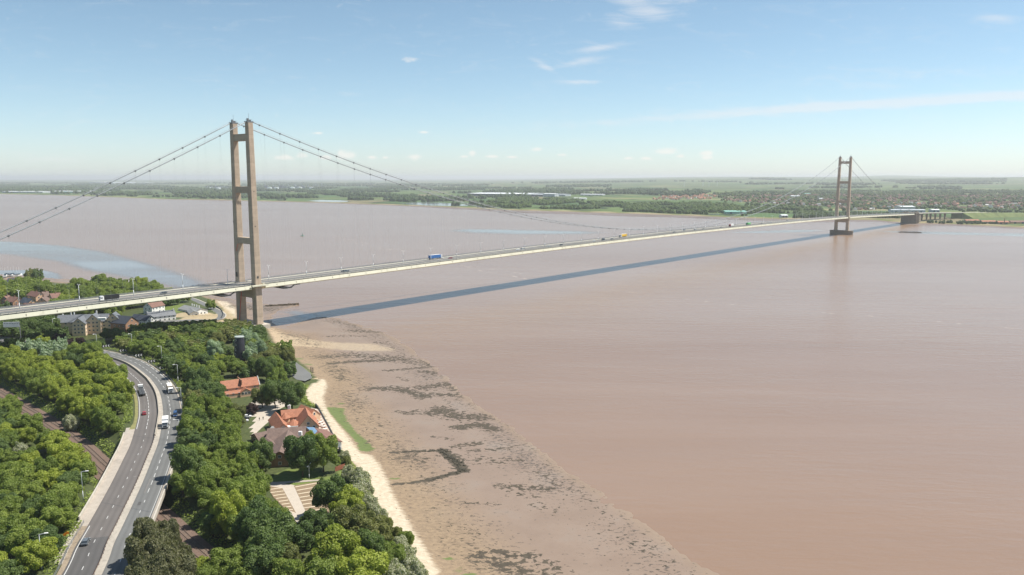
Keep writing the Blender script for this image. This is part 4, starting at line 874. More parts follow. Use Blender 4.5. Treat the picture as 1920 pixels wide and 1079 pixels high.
for px, py in ((360,571),(364,572),(368.5,573),(373,574.5)): p = at(px,py,11); chimney(pb, p.x, p.y, 9.8, 1.5, M['render'])
w_ = empty('garden_wall', at(352,595,4.6)); tag(w_, 'low pale wall with turquoise hoarding in front of white pub', 'wall'); mb = MB(); a = at(342,595.8,4.6); b_ = at(384,591.5,4.6); mb.box(((a.x+b_.x)/2,(a.y+b_.y)/2,5.0),((b_-a).length,.3,1.2), math.atan2(b_.y-a.y,b_.x-a.x)); child(mb.build('wall', M['render']), w_)
# brick houses left of the bridge
HL = [((8,556.0),(16.5,554.2),8,'brick','rbtile','brick house with cream gable, leftmost of the brown roofed group'),((19,556.2),(34,558.0),10,'brick','rbtile','wide brown roofed brick house second from the left'),((45,557.8),(60,561.2),8.5,'pbrick','dslate','house with dark roof and white trimmed gable left of the tallest roof'),((59,545.8),(76,548.8),9,'pbrick','rbtile','brick house with steep red brown roof and pale gable under the trees'),
 ((79,547.8),(90,546.8),8,'pbrick','btile','small brown roofed house behind the pale gabled one'),((84,554.2),(77.5,558.6),7.5,'pbrick','btile','cream gabled brick house with white garage beside it'),((94,551.2),(112,549.4),9,'pbrick','rbtile','brick house with long plain wall, rightmost of the brown roofed group'),((34,570),(26,575.5),6,'pbrick','rbtile','little gabled house just above the bridge deck at left'),((46,568.6),(69,569.4),7,'brick','rbtile','low red roofed house closest to the bridge deck')]
HS = empty
for (a, b_, w, wm, rm, lab) in HL:
    A = at(*a, 16.3); Bq = at(*b_, 16.3); t = empty('house', ((A.x+Bq.x)/2,(A.y+Bq.y)/2,8)); tag(t, lab, 'house', 'brown roofed brick houses left of the bridge'); gable(t, A, Bq, w, 8, 12.8, 16.3, M[wm], M[rm], win=(2,3.4)); m_ = (A+Bq)/2; chimney(t, m_.x+.5, m_.y, 15.7)
bk = bld(52,528,5,'long_house','long low building with brown roof beside the far left creek','building'); gable(bk, at(40.5,522.6,12), at(65,525.2,12), 9, 5, 9, 12, M['brick'], M['btile'], win=(2,3.2))
bk = bld(22,527,5,'house','dark roofed house with bright orange brick gable near the boatyard','house'); gable(bk, at(16,523.3,12), at(28,523.3,12), 10, 5, 9, 12.5, M['pbrick'], M['dslate'], win=(2,3.2)) 
mbb = MB(); mbb.loft([[(x,-w,h*.2),(x,w,h*.2),(x,w*1.35,h),(x,-w*1.35,h)] for x, w, h in ((-4,1.1,1.7),(-1,1.3,1.6),(2,1.0,1.7),(4.6,.1,2.0))]); BM1 = mbb.mesh('hull', M['white']); mbb = MB(); mbb.box((-.8,0,2.2),(3.2,1.7,1.0),0,0,.85); BM2 = mbb.mesh('cabin', M['glass']); mbb = MB(); mbb.bar((.5,0,1.5),(.5,0,9),.06,5); BM3 = mbb.mesh('mast', M['lampmetal'])
for k, (px, py) in enumerate(((15,518.6),(20,519.6),(25,518.4),(31,519.6),(36,519.2),(10,520.5))):
    p = onground(px, py); t = empty('boat', (p.x,p.y,p.z+.6), .4*k); t.scale = (1.4,1.4,1.3); tag(t, 'white boat ashore in the far left boatyard, %s from the left' % (ORD[{0:1,1:2,2:3,3:4,4:5,5:0}[k]]), 'boat', 'white boats laid up in the yard'); link('hull', BM1, t); link('cabin', BM2, t); link('mast', BM3, t)
# orange roofed cottage
oc = bld(448,728,5.5,'cottage_row','long brick cottage with bright orange pantile roof among the trees','house')
A = at(413.5,716,13.0); Bq = at(481.5,707,13.0); gable(oc, A, Bq, 8.0, 5.5, 9.6, 13.0, M['pbrick'], M['otile'], .25, win=(2,4.5)); d = (Bq-A).normalized(); n = Vector((d.y,-d.x,0)); n = n if n.y < 0 else -n
c0 = (A+Bq)/2+d*1.5; gable(oc, c0+n*4.0-Vector((0,0,0)), c0+n*8.0, 6, 5.5, 7.4, 9.4, M['pbrick'], M['otile'], .3, win=(1,2)); c1 = A.lerp(Bq,.22); gable(oc, c1+n*5.3-d*4, c1+n*5.3+d*5, 3.4, 5.5, 7.2, 8.4, M['pbrick'], M['otile'], .2, win=(1,2.4))
mb = MB(); a = A.lerp(Bq,.52); mb.box((a.x,a.y,12.1),(.35,8.7,2.6), math.atan2(d.y,d.x)); child(mb.build('party_wall', M['brick']), oc)
mb = MB(); a = Bq+d*.2; 
mb.add([(a.x+n.x*4.4,a.y+n.y*4.4,9.5),(a.x,a.y,13.7),(a.x-n.x*4.4,a.y-n.y*4.4,9.5),(a.x+n.x*4.4+d.x*.4,a.y+n.y*4.4,9.5),(a.x+d.x*.4,a.y,13.7),(a.x-n.x*4.4+d.x*.4,a.y-n.y*4.4,9.5)],[(0,1,4,3),(1,2,5,4),(0,2,1),(3,4,5)]); child(mb.build('gable_coping', M['render']), oc)
# black mill tower
ml = bld(451,681,5,'windmill_tower','black tarred windmill tower without sails rising from the trees','tower')
p = at(451,681,5); pz = 5.0; rows_ = []
for z, r_ in ((pz-1,4.3),(pz+4,3.8),(pz+12,3.1),(pz+16.6,2.75)): rows_.append([(p.x+r_*math.cos(2*math.pi*k/28), p.y+r_*math.sin(2*math.pi*k/28), z) for k in range(28)])
mb = MB(); mb.loft(rows_); child(mb.build('wall', M['mill'], smooth=False), ml)
mb = MB(); mb.loft([[(p.x+r_*math.cos(2*math.pi*k/28), p.y+r_*math.sin(2*math.pi*k/28), z) for k in range(28)] for z, r_ in ((pz+16.6,2.95),(pz+16.9,3.0),(pz+17.1,2.9))]); M['cap'] = simple('grey cap', (.33,.36,.34), .6, .1); child(mb.build('cap', M['cap']), ml)
for z, rr_ in ((15.2,2.87),(12.2,3.1),(9.2,3.36),(6.2,3.62)):
    aa = -math.pi/2-.55; window(ml, p.x+rr_*math.cos(aa), p.y+rr_*math.sin(aa), pz+z, aa+math.pi/2, .95, 1.3)
# pub with orange roofs
pu = bld(550,790,5,'country_pub','sprawling brick pub with bright orange tiled gables beside the beach','building')
OT, BK = M['otile'], M['pbrick']
gable(pu, at(527.5,770.3,12.2), at(573,765.8,12.2), 6.6, 5, 9.4, 12.2, BK, OT, .3, win=(2,4)); gable(pu, at(516.5,773,11.6), at(531,795,11.6), 6.6, 5, 8.2, 11.6, BK, OT, .3, win=(1,3)); gable(pu, at(572.5,764.5,13.8), at(577.5,779,13.8), 9.2, 5, 8.4, 13.8, BK, OT, .35, win=(2,3)); gable(pu, at(574,765.5,12.6), at(589,768,12.6), 8.5, 5, 9, 12.6, BK, OT, .3, win=(1,3)); gable(pu, at(565,759.5,12), at(577,764,12), 7, 5, 9, 12, BK, OT, .3)
for px, py, z, r_ in ((534,773.5,12.3,2.4),(550,785.5,11.0,3.2),(581.5,788.5,9.6,3.0)):
    p = at(px,py,z); mb = MB(); mb.prism([(p.x+r_*.86*math.cos(k*math.pi/4+.39), p.y+r_*.86*math.sin(k*math.pi/4+.39)) for k in range(8)], 3.5, z-2.3); child(mb.build('bay', BK if px != 581.5 else M['render']), pu)
    mb = MB(); rg = [(p.x+r_*1.12*math.cos(k*math.pi/4+.39), p.y+r_*1.12*math.sin(k*math.pi/4+.39), z-2.5) for k in range(8)]; mb.add(rg+[(p.x,p.y,z)], [(k,(k+1)%8,8) for k in range(8)]+[tuple(range(7,-1,-1))]); child(mb.build('turret_roof', OT), pu)
mb = MB(); p = at(553,776,9.6); mb.box((p.x,p.y,9.0),(12,3.5,.5)); child(mb.build('flat_roof', M['gslate']), pu)
for px, py, z in ((543,764.5,13),(541,765.5,11)): p = at(px,py,z); chimney(pu, p.x, p.y, z-.7, 1.8, M['render'])
ha = bld(540,825,5,'function_hall','large low hall with sweeping brown tiled roofs next to the pub','building')
BT = M['btile']; gable(ha, at(503,804.5,12.2), at(572,800.5,12.2), 15, 5, 8.2, 12.2, M['brick'], BT, .5, win=(1,4)); gable(ha, at(541,806,11.6), at(524,849,11.0), 15, 5, 7.8, 11.4, M['brick'], BT, .5, win=(1,4)); gable(ha, at(478,814.5,9), at(504,809,9), 9, 5, 7.2, 9.2, M['brick'], BT, .4, win=(1,3)); gable(ha, at(590,803.5,9.6), at(617,826,9.2), 11, 5, 7.6, 9.6, M['render'], M['rbtile'], .4, win=(1,3)); gable(ha, at(498,820,10), at(519,838,9.6), 9, 5, 7.5, 9.8, M['brick'], BT, .4)
mb = MB(); p = at(540,800.5,9.2); mb.box((p.x,p.y,8.4),(16,5.5,.6), .03); child(mb.build('flat_roof', M['gslate']), ha); p = at(539,799.5,9.4); mb = MB(); mb.bar((p.x,p.y,8.7),(p.x,p.y,9.4),1.3,12); child(mb.build('rooflight', M['render']), ha)
q4 = [at(574,801,10.8), at(589,801.5,10.6), at(602,817,8.6), at(594,819,8.4)]; mb = MB(); mb.add([tuple(v_) for v_ in q4]+[(v_.x,v_.y,v_.z-.3) for v_ in q4], [(0,1,2,3),(7,6,5,4),(0,4,5,1),(1,5,6,2),(2,6,7,3),(3,7,4,0)]); child(mb.build('glazed_roof', M['solar']), ha)
mb = MB(); p = at(563,811.5,12); mb.box((p.x,p.y,11.6),(1.4,1.2,1.8)); child(mb.build('vent', M['render']), ha)
# sea wall, terrace, tables
sw = empty('sea_wall', at(618,806,4)); tag(sw, 'dark topped sea wall along the seaward side of the pub terrace', 'wall')
C_ = catmull([tuple(at(px,py,4.6)[:2]) for px, py in ((592,760),(597,767.5),(609,789),(617,803.5),(627,823),(638,844),(638,847))], 2)
mb = MB(); ribbon(mb, C_, -.25, .25, 1.5, 4.0); child(mb.build('wall', M['dark']), sw)
mb = MB(); tp = [at(*q_,5.0) for q_ in ((583,765),(597,768),(609,789),(617,803.5),(627,823),(636,842),(626,842),(612,820),(590,800),(585,780))]; mb.add([(p.x,p.y,5.06) for p in tp],[tuple(range(len(tp)))]); tag(mb.build('terrace_paving', simple('terrace paving', (.42,.34,.28), .9, .2, .5)), kind='structure')
tb = MB(); tb.box((0,0,.75),(1.9,.8,.07)); TBM = tb.mesh('table_top', M['render']); tb = MB()
for s in (-1,1): tb.box((0,s*.75,.45),(1.9,.28,.05))
TBM2 = tb.mesh('bench', M['wood']); tb = MB()
for s in (-.7,.7): tb.box((s,0,.37),(.08,.9,.74)); tb.box((s,0,.4),(.08,1.7,.08))
TBM3 = tb.mesh('leg', M['wood'])
for k, (px, py) in enumerate(((590,771),(592.5,776),(595,780.5),(597.5,785),(600,789),(602.5,793),(605,797),(607,802),(610,807),(596,790),(599,795),(602,800))):
    p = at(px,py,5.1); t = empty('picnic_table', (p.x,p.y,5.08), .25); tag(t, 'pale picnic table on the pub terrace by the sea wall, %s from the far end' % ORD[k], 'picnic table', 'picnic tables on the pub terrace'); link('table_top', TBM, t); link('bench', TBM2, t); link('leg', TBM3, t)
# hardstandings, lanes
def paving(px, z, mat, name='pavement', dz=.0):
    P = [at(*p, z) for p in px]; mb = MB(); n = len(P); vs = [(p.x,p.y,z+dz) for p in P]; mb.add(vs, [tuple(range(n))]); o = mb.build(name, mat); 
    return tag(o, kind='structure')
CP = M['carpark']
paving([(440,832),(455,800),(470,778),(498,762),(530,752),(545,757),(515,772),(505,790),(490,803),(475,818),(455,840)], 5.04, CP, 'road')
paving([(486,742),(520,730),(560,745),(540,760),(500,765),(478,765),(460,800),(440,800),(455,770)], 5.03, M['verge'], 'pavement')
paving([(482,897),(500,902),(552,910),(577,966),(590,985),(562,985),(540,962),(522,938),(503,917)], 5.05, CP, 'car_park')
M['cpgrid'] = simple('grass grid paving', (.225,.165,.105), .95, .25, .8, fine=3)
paving([(501,911),(530,916),(555,962),(535,955),(512,932)], 5.07, M['cpgrid'], 'car_park'); paving([(551,911),(600,903),(612,925),(618,965),(577,968)], 5.07, M['cpgrid'], 'car_park')
mb = MB()
for k in range(9):
    f = k/8; a = at(502+f*42, 918.5+f*44, 5.1); b_ = at(529+f*23, 915+f*46, 5.1); 
    for (u_, w_) in ((a,b_),): d = (w_-u_).normalized(); n = Vector((d.y,-d.x,0))*.32; mb.add([(u_.x-n.x,u_.y-n.y,5.10),(w_.x-n.x,w_.y-n.y,5.10),(w_.x+n.x,w_.y+n.y,5.10),(u_.x+n.x,u_.y+n.y,5.10)],[(0,1,2,3)])
    if k < 9:
        f = k/8; u_ = at(553+f*23, 913.5+f*52, 5.1); w_ = at(597+f*14, 905.5+f*56, 5.1); d = (w_-u_).normalized(); n = Vector((d.y,-d.x,0))*.32; mb.add([(u_.x-n.x,u_.y-n.y,5.10),(w_.x-n.x,w_.y-n.y,5.10),(w_.x+n.x,w_.y+n.y,5.10),(u_.x+n.x,u_.y+n.y,5.10)],[(0,1,2,3)])
M['kerbpale'] = simple('pale timber bay edging', (.56,.47,.35), .9, .12, .6); tag(mb.build('bay_edging', M['kerbpale']), kind='structure')
paving([(500,905),(600,899),(600,902),(500,909)], 5.09, M['verge'], 'pavement')
paving([(548,700),(545,680),(556,680),(582,700),(585,709),(572,715),(556,712),(549,707)], 5.12, M['asphalt2'], 'pavement'); 
# curved riverside lane
mb = MB(); C_ = catmull([tuple(at(px,py,4.6)[:2]) for px, py in ((330,556),(355,560),(375,567),(392,575),(408,583),(415,590),(410,597),(395,602),(370,604),(330,606),(290,607))], 4); ribbon(mb, C_, -3.2, 3.2, [th(*c_)+.25 for c_ in C_]); tag(mb.build('road', M['asphalt2']), kind='structure')
mb = MB(); ribbon(mb, C_, -4.1, -3.2, [th(*c_)+.3 for c_ in C_]); ribbon(mb, C_, 3.2, 4.1, [th(*c_)+.3 for c_ in C_]); tag(mb.build('pavement', M['conc']), kind='structure')
rt = empty('river_wall', at(400,574,4)); tag(rt, 'thin dark retaining wall curving between riverside lane and sand', 'wall'); C2 = catmull([tuple(at(px,py,4.2)[:2]) for px, py in ((390,566),(402,572),(413,580),(418,588),(415,596))], 3); mb = MB()
mb.loft([[(*a_,z),(*b2,z),(*b2,z+1.6),(*a_,z+1.6)] for a_, b2, z in zip(offs(C2,-.2), offs(C2,.2), [th(*c_)-.4 for c_ in C2])]); child(mb.build('wall', M['dark']), rt)
# slipway ramp with orange weathered stripes and its timber posts
sl = empty('slipway', at(590,712,2)); tag(sl, 'concrete slipway wall streaked orange and yellow at the beach edge', 'slipway')
m = NT('rust streaked concrete'); wv_ = m.new('ShaderNodeTexWave', wave_type='BANDS'); m.put(wv_.inputs[0], m.pos('world', (1,1,1), R(35))); wv_.inputs['Scale'].default_value = .55; wv_.inputs['Distortion'].default_value = 3; m.base(m.ramp(wv_.outputs['Fac'], [(.3,(.50,.41,.30)),(.62,(.48,.30,.09)),(.85,(.16,.10,.05))]), .85); M['rust'] = m.mt
q4 = [at(574,720,2.6), at(597.5,715,2.2), at(596,709,3.4), at(578,712,4.0)]; mb = MB(); mb.add([tuple(v_) for v_ in q4]+[(v_.x,v_.y,-.2) for v_ in q4], [(0,1,2,3),(7,6,5,4),(0,4,5,1),(1,5,6,2),(2,6,7,3),(3,7,4,0)]); child(mb.build('ramp', M['rust']), sl)
C_ = catmull([tuple(at(px,py,3.2)[:2]) for px, py in ((552,682),(562,688),(573,695),(582,702),(584,706))], 2); mb = MB(); ribbon(mb, C_, -.4, .4, 1.2, 3.0); child(mb.build('wall', simple('mossy wall', (.15,.16,.07), .9, .3)), sl)
for px, py, lab in ((583.5,703,'left of two tall timber mooring posts beside the slipway'),(587,704,'right of two tall timber mooring posts beside the slipway')):
    p = at(px,py,1.5); t = MB(); t.box((p.x,p.y,3.6),(.55,.55,5.4),.2); t.box((p.x,p.y,6.2),(.65,.65,.2),.2); tag(t.build('mooring_post', simple('grey timber', (.24,.20,.17), .9, .3, 1)), lab, 'post', 'timber posts by the slipway')
# timber breakwater below the near tower and the one by the far anchorage
for nm, a, b_, lab in (('breakwater',(500,574.5),(559,571.5),'dark weedy stone breakwater beyond the foot of the near tower'),('breakwater',(1686,436.2),(1727,437.0),'low dark timber breakwater in shallows below the far anchorage')):
    A = at(*a,0); Bq = at(*b_,0); d = (Bq-A).normalized(); n = Vector((d.y,-d.x,0)); mb = MB(); k = 0; ln = (Bq-A).length; s_ = 0
    while s_ < ln:
        c_ = A+d*s_+n*random.uniform(-.8,.8); mb.box((c_.x,c_.y,.3),(random.uniform(2,3.6),random.uniform(2,3.4),random.uniform(1.2,2.4)), random.uniform(0,3), 0, .7); s_ += 1.5
    tag(mb.build(nm, M['bark']), lab, 'breakwater')
# old weedy stone enclosure on the mud
en = empty('stone_enclosure', at(831,846,.3)); tag(en, 'low weed covered stone enclosure, three sides of a rectangle on the mudflat', 'stone bank'); M['weedrock'] = simple('weedy rock', (.050,.044,.030), .95, .4, 1.2)
for pts, w0 in (([(742,850.5),(790,848),(831,845.5)],.6),([(831,845.5),(850,863),(871,883)],1.5),([(871,883),(835,893),(796,904),(745,913)],.8)):
    C_ = catmull([tuple(at(px,py,.35)[:2]) for px, py in pts], 1.0); mb = MB(); rq = random.Random(len(pts)+int(w0*10))
    for p in C_:
        for _ in range(3 if w0 > 1 else 2):
            if rq.random() < (.1 if w0 > 1 else .28): continue
            x, y = p[0]+rq.gauss(0,w0*.7), p[1]+rq.gauss(0,w0*.7); s_ = rq.uniform(.5,1.3); mb.box((x,y,.4+s_*.1),(s_*1.5,s_,s_*.5), rq.uniform(0,3), 0, .6)
    child(mb.build('bank', M['weedrock']), en)
# fence, lamps, signs
fn_ = empty('board_fence', at(638,882,5)); tag(fn_, 'short reddish board fence beside the white blossoming bushes', 'fence'); mb = MB(); a = at(629,884,5); b_ = at(646,878,5)
for k in range(14): p = a.lerp(b_, k/13); mb.box((p.x,p.y,5.9),(.38,.06,1.9), math.atan2(b_.y-a.y,b_.x-a.x))
child(mb.build('board', M['wood']), fn_); mb = MB(); mb.bar((a.x,a.y+.08,6.5),(b_.x,b_.y+.08,6.5),.06,4); mb.bar((a.x,a.y+.08,5.4),(b_.x,b_.y+.08,5.4),.06,4); child(mb.build('rail', M['bark']), fn_)
RL = lamp_proto(10.5, (1,), r0=.14)
for (px, pyt, o, lab) in ((152,884,-11.6,'tall street lamp on the left verge beside railway bridge'),(73,1001,-11.6,'street lamp at the bottom left among the trees'),(332,683,11.2,'tall street lamp behind the tan topped box lorry'),(338.5,726.5,11.2,'street lamp beside the tree belt below the box lorry'),(335,786,11.2,'street lamp next to dark blue van on the right verge'),(302,648.5,11.6,'street lamp above the chevron signs on the outer bend'),(246,625.5,12,'street lamp in front of the apartment block trees'),(98,598,-12,'grey street lamp poking above the dark trees under the bridge'),(180,626,12,'far street lamp near the apartment block entrance')):
    c_ = at(px, pyt, 20.6); i_ = int(np.argmin(np.hypot(*(ROAD-np.array(c_[:2])).T))); d = ROAD[min(i_+1,len(ROAD)-1)]-ROAD[i_-1]; a = math.atan2(d[1],d[0])
    if o < 0: a += math.pi
    put_lamp(RL, (c_.x, c_.y, 9.9), a, lab, 'street lamps along the dual carriageway')
p = at(580,898,5); put_lamp(lamp_proto(5.5,(1,-1),r0=.1), (p.x,p.y,5), 0, 'short T shaped lamp post on the lawn above striped car park', None)
M['signblack'] = simple('sign black', (.012,.012,.014), .5, .05)
def chev(px, py, lab):
    c_ = at(px, py, 12.3); i_ = int(np.argmin(np.hypot(*(ROAD-np.array(c_[:2])).T))); t = empty('chevron_sign', (c_.x,c_.y,10)); rz = math.atan2(-c_.y,-c_.x)+math.pi/2+.15; t.rotation_euler = (0,0,rz); tag(t, lab, 'road sign', 'black and white chevron signs round the bend')
    mb = MB(); mb.box((0,0,2.3),(4.6,.08,1.5)); o = mb.build('board', M['signblack']); o.parent = t
    mb = MB()
    for k in (-1,0,1):
        x = k*1.5
        mb.add([(x-.55,-.06,2.3),(x-.05,-.06,2.95),(x+.5,-.06,2.95),(x+0,-.06,2.3),(x+.5,-.06,1.65),(x-.05,-.06,1.65)], [(0,3,2,1),(0,5,4,3)])
    o2 = mb.build('chevron', M['white']); o2.parent = o; mb = MB(); mb.bar((-1.6,.1,-.5),(-1.6,.1,3),.06,6); mb.bar((1.6,.1,-.5),(1.6,.1,3),.06,6); o = mb.build('post', M['steel']); o.parent = t
for k, (px, py) in enumerate(((199,649),(231,657.5),(260,666.5),(284,677.5),(305.5,689.5))): chev(px, py, 'black board with three white chevrons, %s' % ['farthest of five round the bend','second farthest of five round the bend','middle one of five round the bend','second nearest of five round the bend','nearest of five, beside a tall lamp'][k])
gs = at(21,609,20); t = empty('gantry_sign', (gs.x,gs.y,9), .1); tag(t, 'large white panelled overhead road sign seen among trees below the bridge', 'road sign')
mb = MB(); mb.box((0,0,11),(10.5,.3,3.6)); o = mb.build('panel', M['white']); o.parent = t
for k in range(9): mb = MB(); mb.box((-4.2+k*1.05,-.22,11.9-.02*k),(.5,.1,.5)); o = mb.build('panel_fixing', M['steel']); o.parent = t
mb = MB(); mb.bar((5.3,.3,0),(5.3,.3,12.8),.3,8); mb.bar((-5.3,.3,12.6),(5.3,.3,12.6),.2,6); o = mb.build('post', M['steel']); o.parent = t
ws = at(124,1004,10.6); t = empty('works_sign', (ws.x,ws.y,8.8), .35); tag(t, 'orange roadworks sign with white plate below on the grassy verge', 'road sign'); M['orange'] = simple('orange sign', (.85,.25,.01), .5, .05)
mb = MB(); mb.add([(-.8,-.03,1.7),(.8,-.03,1.7),(.8,-.03,2.9),(.1,-.03,2.9),(-.8,-.03,2.3),(-.8,.03,1.7),(.8,.03,1.7),(.8,.03,2.9),(.1,.03,2.9),(-.8,.03,2.3)], [(0,1,2,3,4),(9,8,7,6,5),(0,5,6,1),(1,6,7,2),(2,7,8,3),(3,8,9,4),(4,9,5,0)]); o = mb.build('board', M['orange']); o.parent = t
mb = MB(); mb.box((.1,-.03,1.25),(1.3,.06,.75)); o = mb.build('plate', M['white']); o.parent = t; mb = MB(); mb.bar((0,.06,-1.5),(0,.06,2.6),.05,6); o = mb.build('post', M['steel']); o.parent = t
# parked cars and people by the pub, buoy
for px, py, c, lab in ((463,783,'white','white parked car farthest up the pub drive'),(459,787,'black','black parked car between two white ones by the pub'),(457,791,'white','white parked car nearest the camera beside the pub drive')):
    p = at(px,py,5.1); car((p.x,p.y,5.06), .35, c, lab, 'cars parked by the pub drive', sc=1.0)
def person(x, y, z, rz, shirt, label):
    t = empty('person', (x,y,z), rz); tag(t, label, 'person')
    bm = bmesh.new(); pts = [(0,0,.92),(0,0,1.15),(0,0,1.42),(0,0,1.55),(0,0,1.68),(.1,0,.88),(.13,.06,.48),(.14,.12,.05),(-.1,0,.88),(-.12,-.05,.48),(-.13,-.1,.05),(.19,0,1.40),(.25,.04,1.12),(.24,.14,.86),(-.19,0,1.40),(-.25,-.03,1.12),(-.24,.02,.86)]
    eg = [(0,1),(1,2),(2,3),(3,4),(0,5),(5,6),(6,7),(0,8),(8,9),(9,10),(2,11),(11,12),(12,13),(2,14),(14,15),(15,16)]; rd = [.15,.14,.16,.06,.11,.1,.07,.05,.1,.07,.05,.065,.05,.035,.065,.05,.035]
    me = bpy.data.meshes.new('body'); me.from_pydata(pts, eg, []); o = link('body', me, t); sk = o.modifiers.new('s','SKIN'); 
    for i_, r_ in enumerate(rd): me.skin_vertices[0].data[i_].radius = (r_, r_)
    me.skin_vertices[0].data[0].use_root = True; ss_ = o.modifiers.new('u','SUBSURF'); ss_.levels = 1; ss_.render_levels = 1; me.materials.append(shirt)
    mb = MB(); rg = [[(r_*math.cos(2*math.pi*k/8), r_*1.1*math.sin(2*math.pi*k/8), z_) for k in range(8)] for z_, r_ in ((1.60,.05),(1.66,.095),(1.74,.1),(1.80,.06))]; mb.loft(rg); h_ = mb.build('hair', M['bark']); h_.parent = t
def addskin():
    for k, (px, py, c, lab) in enumerate(((486.5,789.5,'dark','person in dark clothes walking on the pub drive, left of two'),(493.5,788,'rubber','person in black standing on the pub drive, right of two'))):
        p = at(px,py,5); t_ = None; person(p.x, p.y, 5.06, .6*k, M[c], lab)
addskin()
p = at(567,443,0); t = empty('buoy', (p.x,p.y,0)); tag(t, 'small green navigation buoy floating in the estuary beyond the near tower', 'buoy'); M['gr'] = simple('green paint', (.02,.20,.13), .5, .1)
mb = MB(); mb.loft([[(r_*math.cos(2*math.pi*k/12)*2.2, r_*math.sin(2*math.pi*k/12), z) for k in range(12)] for z, r_ in ((-.5,1.6),(.3,2.0),(1.0,1.6))]); o = mb.build('float', M['gr']); o.parent = t
mb = MB()
for s in (-.8,.8): mb.bar((s,0,.8),(s*.2,0,5),.25,5)
mb.box((0,0,5.2),(1,1,1.0)); o = mb.build('frame', M['gr']); o.parent = t
# ================================================================== TREES
def crown_mesh(seed, kind='round', n=3000, leaf=.52, lobes=17):
    """unit crown: radius about 1 across, height about 1.25, base at z=0; leaf clumps as small bent rhombs on many lobes"""
    r = np.random.default_rng(seed); hgt = dict(round=1.35, tall=1.9, flat=1.0, pine=1.6)[kind]
    cs = [np.array([0,0,hgt*.52])]; rs = [.62]
    for k in range(lobes):
        a = k*2.399+r.random()*.9; u = (k+.5)/lobes; zz = hgt*(.16+.76*u**.9); rad = math.sqrt(max(0.02,1-(abs(zz/hgt-.42)/.60)**2))*.66*(.75+.45*r.random()); 
        cs.append(np.array([math.cos(a)*rad, math.sin(a)*rad, zz])); rs.append(.17+.22*r.random()**1.3)
    for k in range(lobes):
        a = r.random()*6.28; j = r.integers(1, lobes+1); d = cs[j]-np.array([0,0,hgt*.4]); d /= np.linalg.norm(d)+1e-6; t = r.normal(size=3)*.5+d; t /= np.linalg.norm(t); cs.append(cs[j]+t*rs[j]*.8); rs.append(.12+.1*r.random())
    cs = np.array(cs); rs = np.array(rs); w = rs**2; w /= w.sum(); P = []; N = []
    m_ = int(n*2.6); idx = r.choice(len(rs), m_, p=w); d = r.normal(size=(m_,3)); d[:,2] += .35; d /= np.linalg.norm(d,axis=1)[:,None]
    p = cs[idx]+d*rs[idx][:,None]*(.86+.22*r.random((m_,1))); dist = np.linalg.norm(p[:,None,:]-cs[None],axis=2)/rs[None]; dist[np.arange(m_),idx] = 9
    k = dist.min(1) > .84; p = p[k][:n]; d = d[k][:n]; m_ = len(p)
    nn = d+r.normal(size=(m_,3))*.6; nn /= np.linalg.norm(nn,axis=1)[:,None]
    u = np.cross(nn, r.normal(size=(m_,3))); u /= np.linalg.norm(u,axis=1)[:,None]; v = np.cross(nn, u); s = (leaf/10)*(.6+.9*r.random((m_,1)))
    V = np.stack([p-u*s, p-v*s*.75+nn*s*.2, p+u*s*1.05-nn*s*.25, p+v*s*.75+nn*s*.2], 1).reshape(-1,3)
    Fq = [(4*i,4*i+1,4*i+2,4*i+3) for i in range(m_)]
    # inner masses that stop the light passing straight through
    V = V.tolist(); bm = bmesh.new(); bmesh.ops.create_icosphere(bm, subdivisions=2, radius=1.0); iv = [v_.co.copy() for v_ in bm.verts]; ifc = [[v_.index for v_ in f.verts] for f in bm.faces]; bm.free()
    for c, rr_ in list(zip(cs, rs))[:1+lobes]:
        b0 = len(V); V += [(c[0]+q_.x*rr_*.80, c[1]+q_.y*rr_*.80, c[2]+q_.z*rr_*.80) for q_ in iv]; Fq += [tuple(i+b0 for i in f) for f in ifc]
    me = bpy.data.meshes.new('crown'); me.from_pydata(V, [], Fq); me.update(); return me
def trunk_mesh(seed):
    r = random.Random(seed); mb = MB(); mb.tube([(0,0,-.2),(.01,0,.1),(.03,.02,.35),(.02,.04,.8)], [.05,.042,.034,.018], 8)
    for k in range(5):
        a = k*1.3+r.random(); mb.tube([(.02,.02,.2+.06*k),(math.cos(a)*.22,math.sin(a)*.22,.42+.08*k),(math.cos(a)*.45,math.sin(a)*.45,.62+.1*k)], [.022,.015,.006], 5)
    return mb.mesh('trunk', M['bark'], True)
BASES = {}
for nm, (kind, n, leaf, cnt) in dict(round=('round',5200,.40,6), tall=('tall',5200,.38,3), flat=('flat',3600,.42,3)).items():
    BASES[nm] = [crown_mesh(100+hash(nm) % 7+31*k if False else 100+31*k+len(nm), kind, n, leaf) for k in range(cnt)]
TRK = [trunk_mesh(k) for k in range(3)]
_cv = {}
def crown_of(shape, i, col):
    key = (shape, i % len(BASES[shape]), col)
    if key not in _cv:
        me = BASES[shape][key[1]].copy(); me.name = 'crown'; me.materials.clear(); me.materials.append(LEAF[col]); _cv[key] = me
    return _cv[key]
TREES = []
